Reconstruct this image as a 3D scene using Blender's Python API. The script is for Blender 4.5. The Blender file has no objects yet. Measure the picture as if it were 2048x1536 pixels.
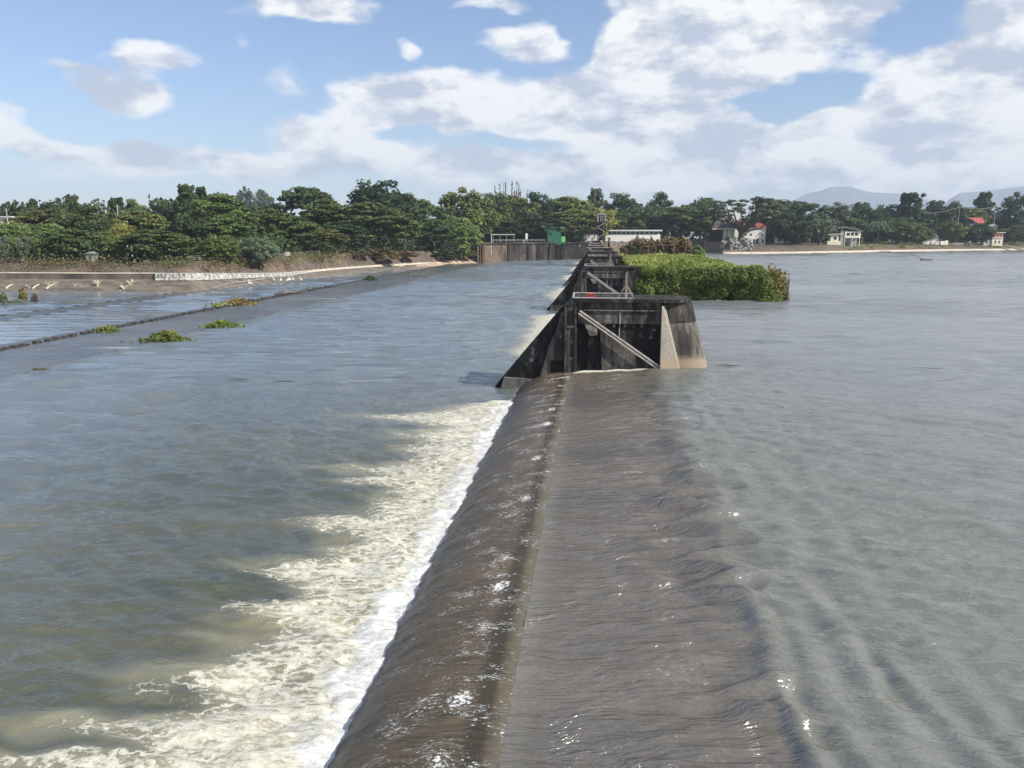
import bpy, math, random
import numpy as np
from mathutils import Vector

random.seed(7)
RNG = np.random.default_rng(11)
S = bpy.context.scene
COL = S.collection
R = math.radians

# ------------------------------------------------------------------ camera
F = 1538.0
VX, VY, CH = 1191.0, 474.0, 11.8          # vanishing point of the dam axis (+Y), camera height over the reservoir
TH = math.atan((768 - VY) / F)
PS = math.atan((VX - 1024) / F * math.cos(TH))
HD = np.array([-math.sin(PS), math.cos(PS), 0.0])
RT = np.array([math.cos(PS), math.sin(PS), 0.0])
ZZ = np.array([0.0, 0.0, 1.0])
FW = HD * math.cos(TH) - ZZ * math.sin(TH)
UPV = HD * math.sin(TH) + ZZ * math.cos(TH)
CP = np.array([0.0, 0.0, CH])
cam_d = bpy.data.cameras.new('camera')
cam = bpy.data.objects.new('camera', cam_d)
COL.objects.link(cam)
cam.location = (0, 0, CH)
cam.rotation_euler = (math.pi / 2 - TH, 0, PS)
cam_d.sensor_width = 36
cam_d.lens = 36 * F / 2048
cam_d.clip_start = 0.3
cam_d.clip_end = 30000
S.camera = cam

def P(px, py, z=None, Y=None, d=None):
    """world point seen at a photo pixel, on a height, a world Y or a forward distance"""
    v = FW + RT * (px - 1024) / F + UPV * (768 - py) / F
    if z is not None: t = (z - CH) / v[2]
    elif Y is not None: t = Y / v[1]
    else: t = d / float(v @ HD)
    return CP + v * t

def XY(px, d):
    p = P(px, 474, d=d)
    return float(p[0]), float(p[1])

# ------------------------------------------------------------------ world, sun, exposure
SUNV = Vector((0.80, -0.27, 0.62)).normalized()
SUN_EL = math.asin(SUNV.z)
SUN_AZ = math.atan2(SUNV.x, SUNV.y)
SKY_STRENGTH = 0.061
CLOUD_STRENGTH = 0.50
SUN_STRENGTH = 3.6
EXPOSURE = 1.02
HAZE_DENSITY = 1.0e-4

class G:
    """small helper to write node trees"""
    def __init__(s, nt): s.nt = nt; s.L = nt.links
    def n(s, t, ins=None, **attrs):
        nd = s.nt.nodes.new('ShaderNode' + t)
        for k, v in attrs.items(): setattr(nd, k, v)
        for k, v in (ins or {}).items(): s.put(nd.inputs[k], v)
        return nd
    def put(s, sock, v):
        if isinstance(v, bpy.types.NodeSocket): s.L.new(v, sock)
        elif isinstance(v, bpy.types.Node): s.L.new(v.outputs[0], sock)
        else:
            if hasattr(sock, 'default_value') and sock.type == 'RGBA' and len(v) == 3: v = (*v, 1)
            sock.default_value = v
    def m(s, op, a, b=0.0, c=None, clamp=False):
        nd = s.n('Math', operation=op, use_clamp=clamp)
        s.put(nd.inputs[0], a); s.put(nd.inputs[1], b)
        if c is not None: s.put(nd.inputs[2], c)
        return nd.outputs[0]
    def vm(s, op, a, b=(0, 0, 0)):
        nd = s.n('VectorMath', operation=op)
        s.put(nd.inputs[0], a); s.put(nd.inputs[1], b)
        return nd.outputs[1] if op in ('LENGTH', 'DOT_PRODUCT') else nd.outputs[0]
    def mr(s, x, a, b, c=0.0, d=1.0, smooth=True):
        nd = s.n('MapRange', interpolation_type='SMOOTHSTEP' if smooth else 'LINEAR')
        for i, v in enumerate((x, a, b, c, d)): s.put(nd.inputs[i], v)
        return nd.outputs[0]
    def mix(s, f, a, b, blend='MIX'):
        nd = s.n('Mix', data_type='RGBA', blend_type=blend)
        s.put(nd.inputs[0], f); s.put(nd.inputs[6], a); s.put(nd.inputs[7], b)
        return nd.outputs[2]
    def mixf(s, f, a, b):
        nd = s.n('Mix', data_type='FLOAT')
        s.put(nd.inputs[0], f); s.put(nd.inputs[2], a); s.put(nd.inputs[3], b)
        return nd.outputs[0]
    def noise(s, vec, scale, detail=4, rough=0.55, dist=0.0):
        nd = s.n('TexNoise', {'Vector': vec, 'Scale': scale, 'Detail': detail, 'Roughness': rough, 'Distortion': dist})
        return nd.outputs[0]
    def scl(s, vec, xyz): return s.vm('MULTIPLY', vec, xyz)

def azel(px, py):
    v = FW + RT * (px - 1024) / F + UPV * (768 - py) / F
    v = v / np.linalg.norm(v)
    return math.atan2(v[0], v[1]), math.asin(v[2])

W = bpy.data.worlds.new('World')
S.world = W
W.use_nodes = True
W.node_tree.nodes.clear()
g = G(W.node_tree)
out = g.n('OutputWorld')
sky = g.n('TexSky', sky_type='NISHITA', sun_disc=False, sun_elevation=SUN_EL, sun_rotation=SUN_AZ,
          altitude=20, air_density=1.15, dust_density=0.25, ozone_density=1.6)
skyc = g.mix(1.0, sky.outputs[0], (0.82, 0.93, 1.16), 'MULTIPLY')
bg_sky = g.n('Background', {'Color': skyc, 'Strength': SKY_STRENGTH})
dirv = g.n('TexCoord').outputs['Generated']
sx = g.n('SeparateXYZ', {'Vector': dirv})
az = g.m('ARCTAN2', sx.outputs[0], sx.outputs[1])
el = g.m('ARCSINE', sx.outputs[2])
ae = g.n('CombineXYZ', {'X': az, 'Y': el, 'Z': 0.0}).outputs[0]
# wobble the directions a little so the masses get ragged outlines
wob = g.n('TexNoise', {'Vector': g.scl(ae, (9, 14, 1)), 'Scale': 1.0, 'Detail': 3}).outputs[1]
aew = g.vm('ADD', ae, g.scl(g.vm('SUBTRACT', wob, (0.5, 0.5, 0.5)), (0.13, 0.07, 0)))
# cloud masses where the photograph has them: (px, py, rx, ry, weight)
CLOUDS = [
    (1480, 85, 300, 95, .85), (1255, 110, 95, 75, 0.8), (1620, 5, 200, 50, .8), (1960, 130, 190, 110, .9),
    (1020, 215, 310, 68, .85), (850, 180, 130, 55, .9), (700, 170, 60, 50, .45), (1330, 245, 330, 70, .85), (1800, 262, 330, 52, .95),
    (660, 262, 150, 50, .8), (560, 160, 55, 26, .5), (1250, 322, 520, 36, .72), (1900, 340, 420, 36, .8),
    (680, 330, 380, 30, .55), (1500, 365, 700, 34, .75), (330, 322, 240, 26, .5), (110, 345, 170, 18, .4), (260, 300, 60, 20, .5),
    (610, 12, 125, 34, .95), (322, 103, 90, 28, .72), (250, 178, 95, 36, .75), (180, 135, 70, 36, .42),
    (820, 75, 36, 20, .6), (1050, 76, 80, 34, .85), (1000, -6, 80, 18, .6), (60, 282, 85, 24, .75), (0, 232, 40, 30, .5),
    (275, 292, 75, 22, .6), (485, 75, 24, 22, .35), (100, 120, 60, 14, .25), (1310, 10, 70, 25, .3), (1410, -10, 90, 50, .6),
    (1575, 195, 115, 34, -.95), (1845, 35, 95, 62, -1.0), (1180, 60, 70, 40, -.5), (1100, 290, 120, 18, -.5), (820, 265, 50, 24, -.3), (970, 285, 60, 20, -.35),
    (1700, -350, 560, 260, .9), (900, -260, 170, 70, .7), (300, -400, 160, 60, .5), (-350, 150, 200, 70, .7), (-500, 320, 260, 40, .6),
    (2500, 150, 350, 220, .95), (2300, -500, 350, 200, .6),
]
ssum = None
for (px, py, rx, ry, w) in CLOUDS:
    a0, e0 = azel(px, py)
    v = g.scl(g.vm('SUBTRACT', aew, (a0, e0, 0)), (F / rx, F / ry, 0))
    c = g.mr(g.vm('LENGTH', v), 0.15, 1.45, w, 0.0)
    ssum = c if ssum is None else g.m('ADD', ssum, c)
# elsewhere the same broken cumulus goes on
lowf = g.noise(g.scl(dirv, (2.2, 2.2, 5.0)), 1.0, 3)
azc, _ = azel(1024, 300)
away = g.mr(g.m('ABSOLUTE', g.m('SUBTRACT', az, azc)), 0.75, 1.15)
ssum = g.m('ADD', ssum, g.m('MULTIPLY', away, g.mr(lowf, 0.42, 0.62)))
ssum = g.m('MULTIPLY', ssum, g.mr(sx.outputs[2], -0.02, 0.01))
ssum = g.m('MINIMUM', g.m('MAXIMUM', ssum, 0.0), 1.0)

def cnoise(off):
    q = g.scl(g.vm('ADD', ae, off), (8.0, 16.0, 1.0))
    return g.noise(q, 1.0, 11, 0.60, 0.10)
n1 = cnoise((0, 0, 0)); n2 = cnoise((0.012, 0.020, 0)); n3 = cnoise((0.03, 0.05, 0))
wisp = g.noise(g.scl(ae, (30, 70, 1)), 1.0, 6, 0.6, 0.4)
dens = g.m('ADD', ssum, g.m('MULTIPLY', g.m('SUBTRACT', n1, 0.5), g.m('MULTIPLY_ADD', ssum, 2.0, 0.30)))
dens = g.m('ADD', dens, g.m('MULTIPLY', g.m('SUBTRACT', wisp, 0.5), 0.22))
alpha = g.mr(dens, 0.23, 0.70)
lit = g.m('ADD', g.m('MULTIPLY', g.m('SUBTRACT', n1, n2), 4.2), g.m('MULTIPLY', g.m('SUBTRACT', n1, n3), 3.6))
body = g.noise(g.scl(g.vm('ADD', ae, (3.1, 0.4, 0)), (3.2, 13.0, 1)), 1.0, 3, 0.45, 0.15)
lit = g.m('ADD', lit, g.mr(body, 0.40, 0.62, -0.13, 0.32))
lit = g.m('ADD', lit, g.mr(dens, 0.4, 1.4, 0.22, -0.10))
lit = g.m('ADD', lit, 0.47, clamp=True)
ccol = g.mix(lit, (0.53, 0.59, 0.715), (1.10, 1.09, 1.07))
bg_c = g.n('Background', {'Color': ccol, 'Strength': CLOUD_STRENGTH})
mixs = g.n('MixShader', {0: g.m('MULTIPLY', alpha, 0.93), 1: bg_sky, 2: bg_c})
g.L.new(mixs.outputs[0], out.inputs[0])

sun_d = bpy.data.lights.new('sun', 'SUN')
sun_d.energy = SUN_STRENGTH
sun_d.angle = R(0.53)
sun_d.color = (1.0, 0.94, 0.84)
sun = bpy.data.objects.new('sun', sun_d)
COL.objects.link(sun)
sun.location = (60, -20, 60)
sun.rotation_euler = (-SUNV).to_track_quat('-Z', 'Y').to_euler()

S.view_settings.view_transform = 'Standard'
S.view_settings.look = 'None'
S.view_settings.exposure = EXPOSURE
S.view_settings.gamma = 1
S.view_settings.use_curve_mapping = False
S.render.engine = 'CYCLES'
S.cycles.use_denoising = True
S.cycles.max_bounces = 6
S.cycles.diffuse_bounces = 2
S.cycles.glossy_bounces = 3
S.cycles.transmission_bounces = 2
S.cycles.transparent_max_bounces = 6
S.cycles.volume_bounces = 0
S.cycles.sample_clamp_indirect = 4

# ------------------------------------------------------------------ object helpers
def tag(o, label=None, cat=None, group=None, kind=None):
    if label: o['label'] = label
    if cat: o['category'] = cat
    if group: o['group'] = group
    if kind: o['kind'] = kind
    return o

def link(name, me, mat=None, parent=None):
    o = bpy.data.objects.new(name, me)
    COL.objects.link(o)
    if mat is not None:
        if len(me.materials) == 0: me.materials.append(mat)
    if parent is not None: o.parent = parent
    return o

def empty(name, loc, rz=0.0, label=None, cat=None, group=None):
    o = bpy.data.objects.new(name, None)
    COL.objects.link(o)
    o.location = loc
    o.rotation_euler = (0, 0, rz)
    o.empty_display_size = 0.5
    return tag(o, label, cat, group)

def children(o): return [c for c in bpy.data.objects if c.parent == o]

def copy_tree(o, parent=None):
    c = o.copy(); COL.objects.link(c); c.parent = parent
    for ch in children(o): copy_tree(ch, c)
    return c

def mesh_np(name, V, Q, smooth=False, attrs=None):
    """V (n,3), Q (m,4) or (m,3)"""
    V = np.asarray(V, np.float32); Q = np.asarray(Q, np.int32)
    me = bpy.data.meshes.new(name)
    k = Q.shape[1]
    me.vertices.add(len(V)); me.vertices.foreach_set('co', V.ravel())
    me.loops.add(Q.size); me.loops.foreach_set('vertex_index', Q.ravel())
    me.polygons.add(len(Q)); me.polygons.foreach_set('loop_start', np.arange(0, Q.size, k, dtype=np.int32))
    if smooth: me.polygons.foreach_set('use_smooth', np.ones(len(Q), bool))
    me.update(calc_edges=True)
    for an, a in (attrs or {}).items():
        at = me.attributes.new(an, 'FLOAT', 'POINT')
        at.data.foreach_set('value', np.asarray(a, np.float32).ravel())
    return me

class MB:
    """collects simple solids into one mesh"""
    def __init__(s): s.v = []; s.f = []; s.sm = []
    def add(s, vs, fs, smooth=False):
        b = len(s.v); s.v += [tuple(map(float, p)) for p in vs]
        s.f += [tuple(b + i for i in q) for q in fs]; s.sm += [smooth] * len(fs); return s
    def box(s, x0, x1, y0, y1, z0, z1):
        vs = [(x0, y0, z0), (x1, y0, z0), (x1, y1, z0), (x0, y1, z0), (x0, y0, z1), (x1, y0, z1), (x1, y1, z1), (x0, y1, z1)]
        return s.add(vs, [(3, 2, 1, 0), (4, 5, 6, 7), (0, 1, 5, 4), (1, 2, 6, 5), (2, 3, 7, 6), (3, 0, 4, 7)])
    def prism(s, poly, y0, y1):
        """poly of (x,z) counter-clockwise seen from -Y, extruded along Y; y0/y1 may be lists per vertex"""
        n = len(poly)
        a = y0 if isinstance(y0, (list, tuple)) else [y0] * n
        b = y1 if isinstance(y1, (list, tuple)) else [y1] * n
        vs = [(x, a[i], z) for i, (x, z) in enumerate(poly)] + [(x, b[i], z) for i, (x, z) in enumerate(poly)]
        fs = [tuple(range(n)), tuple(range(2 * n - 1, n - 1, -1))]
        fs += [(i, i + n, (i + 1) % n + n, (i + 1) % n) for i in range(n)]
        return s.add(vs, fs)
    def tube(s, pts, rad, n=6):
        pts = [Vector(p) for p in pts]
        if not isinstance(rad, (list, tuple)): rad = [rad] * len(pts)
        rings = []
        for i, p in enumerate(pts):
            t = (pts[min(i + 1, len(pts) - 1)] - pts[max(i - 1, 0)]).normalized()
            ref = Vector((0, 0, 1)) if abs(t.z) < 0.9 else Vector((1, 0, 0))
            u = t.cross(ref).normalized(); w = t.cross(u)
            rings.append([p + (u * math.cos(2 * math.pi * k / n) + w * math.sin(2 * math.pi * k / n)) * rad[i] for k in range(n)])
        vs = [q for r_ in rings for q in r_]
        fs = []
        for i in range(len(pts) - 1):
            for k in range(n):
                fs.append((i * n + k, i * n + (k + 1) % n, (i + 1) * n + (k + 1) % n, (i + 1) * n + k))
        s.add(vs, fs, True)
        s.add(rings[0], [tuple(range(n))]); s.add(rings[-1], [tuple(range(n - 1, -1, -1))])
        return s
    def bar(s, p0, p1, w, h):
        """square bar between two points, h measured towards up"""
        p0, p1 = Vector(p0), Vector(p1)
        t = (p1 - p0).normalized()
        ref = Vector((0, 0, 1)) if abs(t.z) < 0.95 else Vector((0, 1, 0))
        u = t.cross(ref).normalized() * w / 2; v = u.cross(t).normalized() * h / 2
        vs = [p + a * u + b * v for p in (p0, p1) for a, b in ((-1, -1), (1, -1), (1, 1), (-1, 1))]
        return s.add(vs, [(0, 1, 2, 3), (7, 6, 5, 4), (0, 4, 5, 1), (1, 5, 6, 2), (2, 6, 7, 3), (3, 7, 4, 0)])
    def mesh(s, name, jitter=0.0):
        me = bpy.data.meshes.new(name)
        me.from_pydata(s.v, [], s.f)
        me.polygons.foreach_set('use_smooth', s.sm)
        me.update()
        return me
    def build(s, name, mat, parent=None): return link(name, s.mesh(name), mat, parent)

# ------------------------------------------------------------------ materials
def new_mat(name):
    m = bpy.data.materials.new(name); m.use_nodes = True
    m.node_tree.nodes.clear()
    gg = G(m.node_tree)
    o = gg.n('OutputMaterial')
    b = gg.n('BsdfPrincipled')
    gg.L.new(b.outputs[0], o.inputs[0])
    return m, gg, b, o

def rough_mat(name, c1, c2, scale=1.0, rough=0.85, bump=0.0, stretch=(1, 1, 1), detail=6, spec=0.3, lo=0.3, hi=0.7):
    m, gg, b, o = new_mat(name)
    pos = gg.n('TexCoord').outputs['Object']
    n = gg.noise(gg.scl(pos, stretch), scale, detail, 0.6)
    gg.put(b.inputs['Base Color'], gg.mix(gg.mr(n, lo, hi), c1, c2))
    b.inputs['Roughness'].default_value = rough
    b.inputs['Specular IOR Level'].default_value = spec
    if bump:
        gg.put(b.inputs['Normal'], gg.n('Bump', {'Height': gg.noise(pos, scale * 4, 5), 'Strength': 0.6, 'Distance': bump}))
    return m

def concrete_mat(name, clean, stain, dark, amount, silt=True, rough=0.9, k=1.0):
    """weathered concrete: black algae curtains running down, pale scale, silt band at the waterline"""
    m, gg, b, o = new_mat(name)
    pos = gg.n('NewGeometry').outputs['Position']
    ob = gg.n('TexCoord').outputs['Object']
    z = gg.n('SeparateXYZ', {'Vector': ob}).outputs[2]
    if k != 1.0: pos = gg.scl(pos, (k, k, k))
    big = gg.noise(gg.scl(pos, (1, 1, 0.35)), 0.45, 5, 0.6)
    run = gg.noise(gg.scl(pos, (2.0, 2.0, 0.35)), 1.0, 6, 0.6)
    fine = gg.noise(pos, 5.0, 6, 0.7)
    c = gg.mix(gg.mr(fine, 0.3, 0.75), clean, stain)
    s_ = gg.m('ADD', gg.m('MULTIPLY', big, 0.55), gg.m('MULTIPLY', run, 0.6))
    c = gg.mix(gg.mr(s_, 0.75 - amount * 0.5, 0.95 - amount * 0.5), c, dark)
    pale = gg.mr(gg.noise(gg.scl(pos, (1.6, 1.6, 0.8)), 1.0, 7, 0.72), 0.57, 0.68)
    c = gg.mix(gg.m('MULTIPLY', pale, 0.7), c, (0.27, 0.25, 0.22))
    if silt:
        edge = gg.m('ADD', z, gg.m('MULTIPLY', gg.m('SUBTRACT', gg.noise(pos, 0.8, 4), 0.5), 0.9))
        c = gg.mix(gg.mr(edge, 0.55, 1.35, 0.9, 0.0), c, (0.26, 0.21, 0.15))
    gg.put(b.inputs['Base Color'], c)
    b.inputs['Roughness'].default_value = rough
    b.inputs['Specular IOR Level'].default_value = 0.25
    hgt = gg.m('ADD', gg.m('MULTIPLY', gg.noise(pos, 2.0, 6, 0.65), 0.08), gg.m('MULTIPLY', fine, 0.03))
    gg.put(b.inputs['Normal'], gg.n('Bump', {'Height': hgt, 'Strength': 0.7, 'Distance': 1.0}))
    return m

def leaf_mat(name, dark, light, transl=0.22):
    m, gg, b, o = new_mat(name)
    t = gg.n('Attribute', attribute_name='tone').outputs['Fac']
    oi = gg.n('ObjectInfo').outputs['Random']
    c = gg.mix(t, dark, light)
    hsv = gg.n('HueSaturation', {'Hue': gg.m('MULTIPLY_ADD', oi, 0.03, 0.472), 'Saturation': 1.08,
                                 'Value': gg.m('MULTIPLY_ADD', oi, 0.6, 1.12), 'Color': c})
    gg.put(b.inputs['Base Color'], hsv.outputs[0])
    b.inputs['Roughness'].default_value = 0.6
    b.inputs['Specular IOR Level'].default_value = 0.25
    tr = gg.n('BsdfTranslucent', {'Color': hsv.outputs[0]})
    mx = gg.n('MixShader', {0: transl, 1: b, 2: tr})
    gg.L.new(mx.outputs[0], o.inputs[0])
    return m

LM = {
    'rain': leaf_mat('leaves_raintree', (0.034, 0.056, 0.018), (0.090, 0.125, 0.042)),
    'olive': leaf_mat('leaves_olive', (0.050, 0.066, 0.020), (0.130, 0.150, 0.052)),
    'green': leaf_mat('leaves_green', (0.032, 0.058, 0.018), (0.090, 0.130, 0.046)),
    'light': leaf_mat('leaves_light', (0.060, 0.090, 0.026), (0.150, 0.195, 0.070)),
    'dark': leaf_mat('leaves_dark', (0.020, 0.040, 0.017), (0.062, 0.092, 0.040)),
    'deep': leaf_mat('leaves_deep', (0.012, 0.032, 0.012), (0.042, 0.078, 0.030)),
    'grey': leaf_mat('leaves_greygreen', (0.050, 0.072, 0.044), (0.130, 0.160, 0.100)),
    'yellow': leaf_mat('leaves_yellow', (0.120, 0.140, 0.036), (0.270, 0.290, 0.095)),
    'dry': leaf_mat('leaves_dry', (0.045, 0.040, 0.018), (0.155, 0.125, 0.062)),
    'grass': leaf_mat('leaves_grass', (0.075, 0.100, 0.022), (0.225, 0.255, 0.085), 0.3),
    'vine': leaf_mat('leaves_vine', (0.028, 0.060, 0.014), (0.130, 0.185, 0.045), 0.25),
    'rust': leaf_mat('leaves_rust', (0.070, 0.062, 0.022), (0.190, 0.160, 0.062), 0.25),
    'hyacinth': leaf_mat('leaves_hyacinth', (0.022, 0.048, 0.010), (0.115, 0.140, 0.032), 0.2),
}
BARK = rough_mat('bark', (0.07, 0.055, 0.04), (0.15, 0.125, 0.10), 2.0)
PALEBARK = rough_mat('pale_bark', (0.20, 0.175, 0.14), (0.36, 0.33, 0.28), 2.0)
PIERC = concrete_mat('pier_concrete', (0.15, 0.137, 0.12), (0.068, 0.062, 0.056), (0.030, 0.029, 0.027), 0.56, False)
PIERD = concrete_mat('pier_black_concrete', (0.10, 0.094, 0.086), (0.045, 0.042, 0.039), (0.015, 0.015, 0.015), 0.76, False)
PIERL = concrete_mat('pier_sunlit_concrete', (0.30, 0.27, 0.23), (0.17, 0.15, 0.13), (0.06, 0.055, 0.05), 0.28)
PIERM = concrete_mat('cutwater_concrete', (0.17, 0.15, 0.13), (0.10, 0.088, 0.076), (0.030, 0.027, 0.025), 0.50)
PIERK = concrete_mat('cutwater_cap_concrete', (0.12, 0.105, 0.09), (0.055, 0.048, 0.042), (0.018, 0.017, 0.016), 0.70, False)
DECKC = concrete_mat('deck_concrete', (0.14, 0.128, 0.112), (0.065, 0.058, 0.052), (0.018, 0.017, 0.016), 0.72, False)
SLABC = concrete_mat('slab_concrete', (0.24, 0.22, 0.19), (0.11, 0.10, 0.09), (0.03, 0.028, 0.026), 0.5, False)
WALLC = concrete_mat('wall_concrete', (0.12, 0.095, 0.075), (0.055, 0.046, 0.039), (0.020, 0.018, 0.017), 0.62, False, 0.9, 0.28)
STEEL = rough_mat('pale_steel', (0.34, 0.31, 0.27), (0.55, 0.52, 0.46), 3.0, 0.55)
RUST = rough_mat('rusty_steel', (0.10, 0.05, 0.03), (0.26, 0.20, 0.15), 2.0, 0.7)
PIPE = rough_mat('weathered_pipe', (0.28, 0.27, 0.245), (0.46, 0.44, 0.40), 3.0, 0.6)
REDP = rough_mat('faded_red_paint', (0.26, 0.035, 0.03), (0.36, 0.08, 0.07), 4.0, 0.6)
WHITEP = rough_mat('white_wall_paint', (0.66, 0.65, 0.61), (0.80, 0.79, 0.76), 0.5, 0.8)
CREAMP = rough_mat('cream_wall_paint', (0.62, 0.57, 0.43), (0.76, 0.72, 0.58), 0.5, 0.8)
GREYP = rough_mat('grey_plaster', (0.22, 0.22, 0.22), (0.36, 0.36, 0.35), 0.6, 0.85)
REDROOF = rough_mat('red_roof_sheet', (0.22, 0.045, 0.035), (0.36, 0.10, 0.075), 0.6, 0.6)
ORROOF = rough_mat('orange_roof_sheet', (0.42, 0.13, 0.07), (0.55, 0.22, 0.13), 0.6, 0.6)
BRROOF = rough_mat('brown_roof_sheet', (0.045, 0.034, 0.03), (0.10, 0.08, 0.07), 0.8, 0.7)
GRROOF = rough_mat('grey_roof_sheet', (0.13, 0.135, 0.14), (0.26, 0.27, 0.27), 0.8, 0.6)
WHROOF = rough_mat('pale_roof_sheet', (0.55, 0.55, 0.54), (0.72, 0.72, 0.70), 0.5, 0.5)
GREENP = rough_mat('green_paint', (0.022, 0.11, 0.062), (0.04, 0.155, 0.09), 1.5, 0.6)
SUNGREENP = rough_mat('sunlit_green_paint', (0.10, 0.40, 0.10), (0.22, 0.55, 0.16), 2.0, 0.6)  # paler green with sunlight painted into it
PINKP = rough_mat('salmon_paint', (0.50, 0.17, 0.12), (0.66, 0.28, 0.20), 1.0, 0.7)
GLASS = rough_mat('dark_window_glass', (0.012, 0.015, 0.018), (0.03, 0.035, 0.04), 0.5, 0.15, spec=0.5)
SHADEM = rough_mat('recess_shade', (0.006, 0.006, 0.006), (0.016, 0.015, 0.014), 2.0)  # near-black, the shade of recesses put into the colour
WOODP = rough_mat('grey_timber', (0.16, 0.145, 0.12), (0.34, 0.31, 0.26), 3.0, 0.85, stretch=(1, 1, 0.2))
DRIFT = rough_mat('driftwood', (0.05, 0.038, 0.028), (0.20, 0.16, 0.12), 2.0)
DRYWOOD = rough_mat('sunbleached_wood', (0.30, 0.25, 0.17), (0.55, 0.48, 0.35), 2.0)
FEATHER = rough_mat('white_feathers', (0.72, 0.72, 0.70), (0.84, 0.84, 0.82), 4.0, 0.7)
BEAK = rough_mat('dark_beak', (0.03, 0.03, 0.02), (0.10, 0.08, 0.03), 4.0, 0.5)
PLASTIC = rough_mat('white_sack', (0.42, 0.42, 0.38), (0.7, 0.7, 0.66), 2.0, 0.7)

def bank_mat():
    m, gg, b, o = new_mat('bank_earth')
    pos = gg.n('NewGeometry').outputs['Position']
    z = gg.n('SeparateXYZ', {'Vector': pos}).outputs[2]
    n1 = gg.noise(pos, 0.07, 6, 0.65); n2 = gg.noise(pos, 0.9, 6, 0.7); n3 = gg.noise(gg.scl(pos, (1, 1, 3)), 0.25, 5)
    c = gg.mix(gg.mr(n2, 0.3, 0.7), (0.060, 0.050, 0.042), (0.165, 0.140, 0.115))
    c = gg.mix(gg.mr(n1, 0.42, 0.62), c, gg.mix(gg.mr(n2, 0.3, 0.7), (0.12, 0.085, 0.062), (0.22, 0.165, 0.125)))
    c = gg.mix(gg.m('MULTIPLY', gg.mr(n3, 0.52, 0.66), gg.mr(z, 1.5, 4.0)), c, (0.075, 0.09, 0.035))
    gg.put(b.inputs['Base Color'], c)
    b.inputs['Roughness'].default_value = 0.95
    b.inputs['Specular IOR Level'].default_value = 0.1
    gg.put(b.inputs['Normal'], gg.n('Bump', {'Height': n2, 'Strength': 0.8, 'Distance': 0.6}))
    return m
BANK = bank_mat()
SAND = rough_mat('sand', (0.28, 0.21, 0.14), (0.46, 0.37, 0.26), 0.25, 0.95)
APRON = rough_mat('wet_apron_concrete', (0.085, 0.072, 0.058), (0.20, 0.17, 0.135), 0.35, 0.8, stretch=(0.5, 1.5, 1))
LEDGE = rough_mat('pale_ledge_concrete', (0.38, 0.33, 0.26), (0.55, 0.49, 0.40), 0.4, 0.9)
RIPRAP = rough_mat('riprap_stone', (0.10, 0.085, 0.07), (0.27, 0.23, 0.19), 0.9, 0.95, 0.3)
ISLE = rough_mat('island_soil', (0.03, 0.035, 0.015), (0.07, 0.075, 0.03), 0.5, 0.95)
FARGROUND = rough_mat('field_ground', (0.045, 0.06, 0.025), (0.10, 0.105, 0.05), 0.02, 0.95)
HILLM = rough_mat('hazed_forest_hill', (0.080, 0.105, 0.135), (0.105, 0.130, 0.160), 0.01, 0.95)  # blue of the distant haze mixed into the forest colour

# ------------------------------------------------------------------ noise for meshes
def vnoise(x, y, seed=0):
    """smooth value noise in [0,1]"""
    xi = np.floor(x).astype(np.int64); yi = np.floor(y).astype(np.int64)
    fx = x - xi; fy = y - yi
    fx = fx * fx * (3 - 2 * fx); fy = fy * fy * (3 - 2 * fy)
    def hsh(a, b):
        n = (a * 374761393 + b * 668265263 + seed * 974634777) & 0x7fffffff
        n = ((n ^ (n >> 13)) * 1274126177) & 0x7fffffff
        return ((n ^ (n >> 16)) & 0xffff) / 65535.0
    return (hsh(xi, yi) * (1 - fx) + hsh(xi + 1, yi) * fx) * (1 - fy) + (hsh(xi, yi + 1) * (1 - fx) + hsh(xi + 1, yi + 1) * fx) * fy
def fbm(x, y, o=4, seed=0):
    s = 0; a = 0.5; t = 0
    for k in range(o):
        s = s + a * vnoise(x * 2 ** k, y * 2 ** k, seed + k * 17); t += a; a *= 0.5
    return s / t
def sstep(a, b, x):
    t = np.clip((x - a) / (b - a), 0, 1); return t * t * (3 - 2 * t)

def grid(name, xs, ys, zf, mat, attrs=None, label=None, cat=None, kind='structure'):
    X, Y = np.meshgrid(xs, ys)
    Z = zf(X, Y)
    nx, ny = len(xs), len(ys)
    V = np.stack([X, Y, Z], -1).reshape(-1, 3)
    i = np.arange(ny - 1)[:, None] * nx + np.arange(nx - 1)[None, :]
    Q = np.stack([i, i + 1, i + nx + 1, i + nx], -1).reshape(-1, 4)
    A = {k: fn(X, Y) for k, fn in (attrs or {}).items()}
    o = link(name, mesh_np(name, V, Q, True, A), mat)
    return tag(o, label, cat, None, kind)

def axis(lo, hi, step, far=None, grow=1.12, rev=False):
    """fine from lo to hi, then growing steps out to far"""
    a = list(np.arange(lo, hi + step * 0.5, step))
    s = step
    while far is not None and a[-1] < far:
        s = min(s * grow, 60); a.append(a[-1] + s)
    return np.array(a)

# ------------------------------------------------------------------ water
LIP, TOE, ZD = -2.03, -6.93, -2.3
PIERS = [70, 149, 228, 307, 386, 465]

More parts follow.
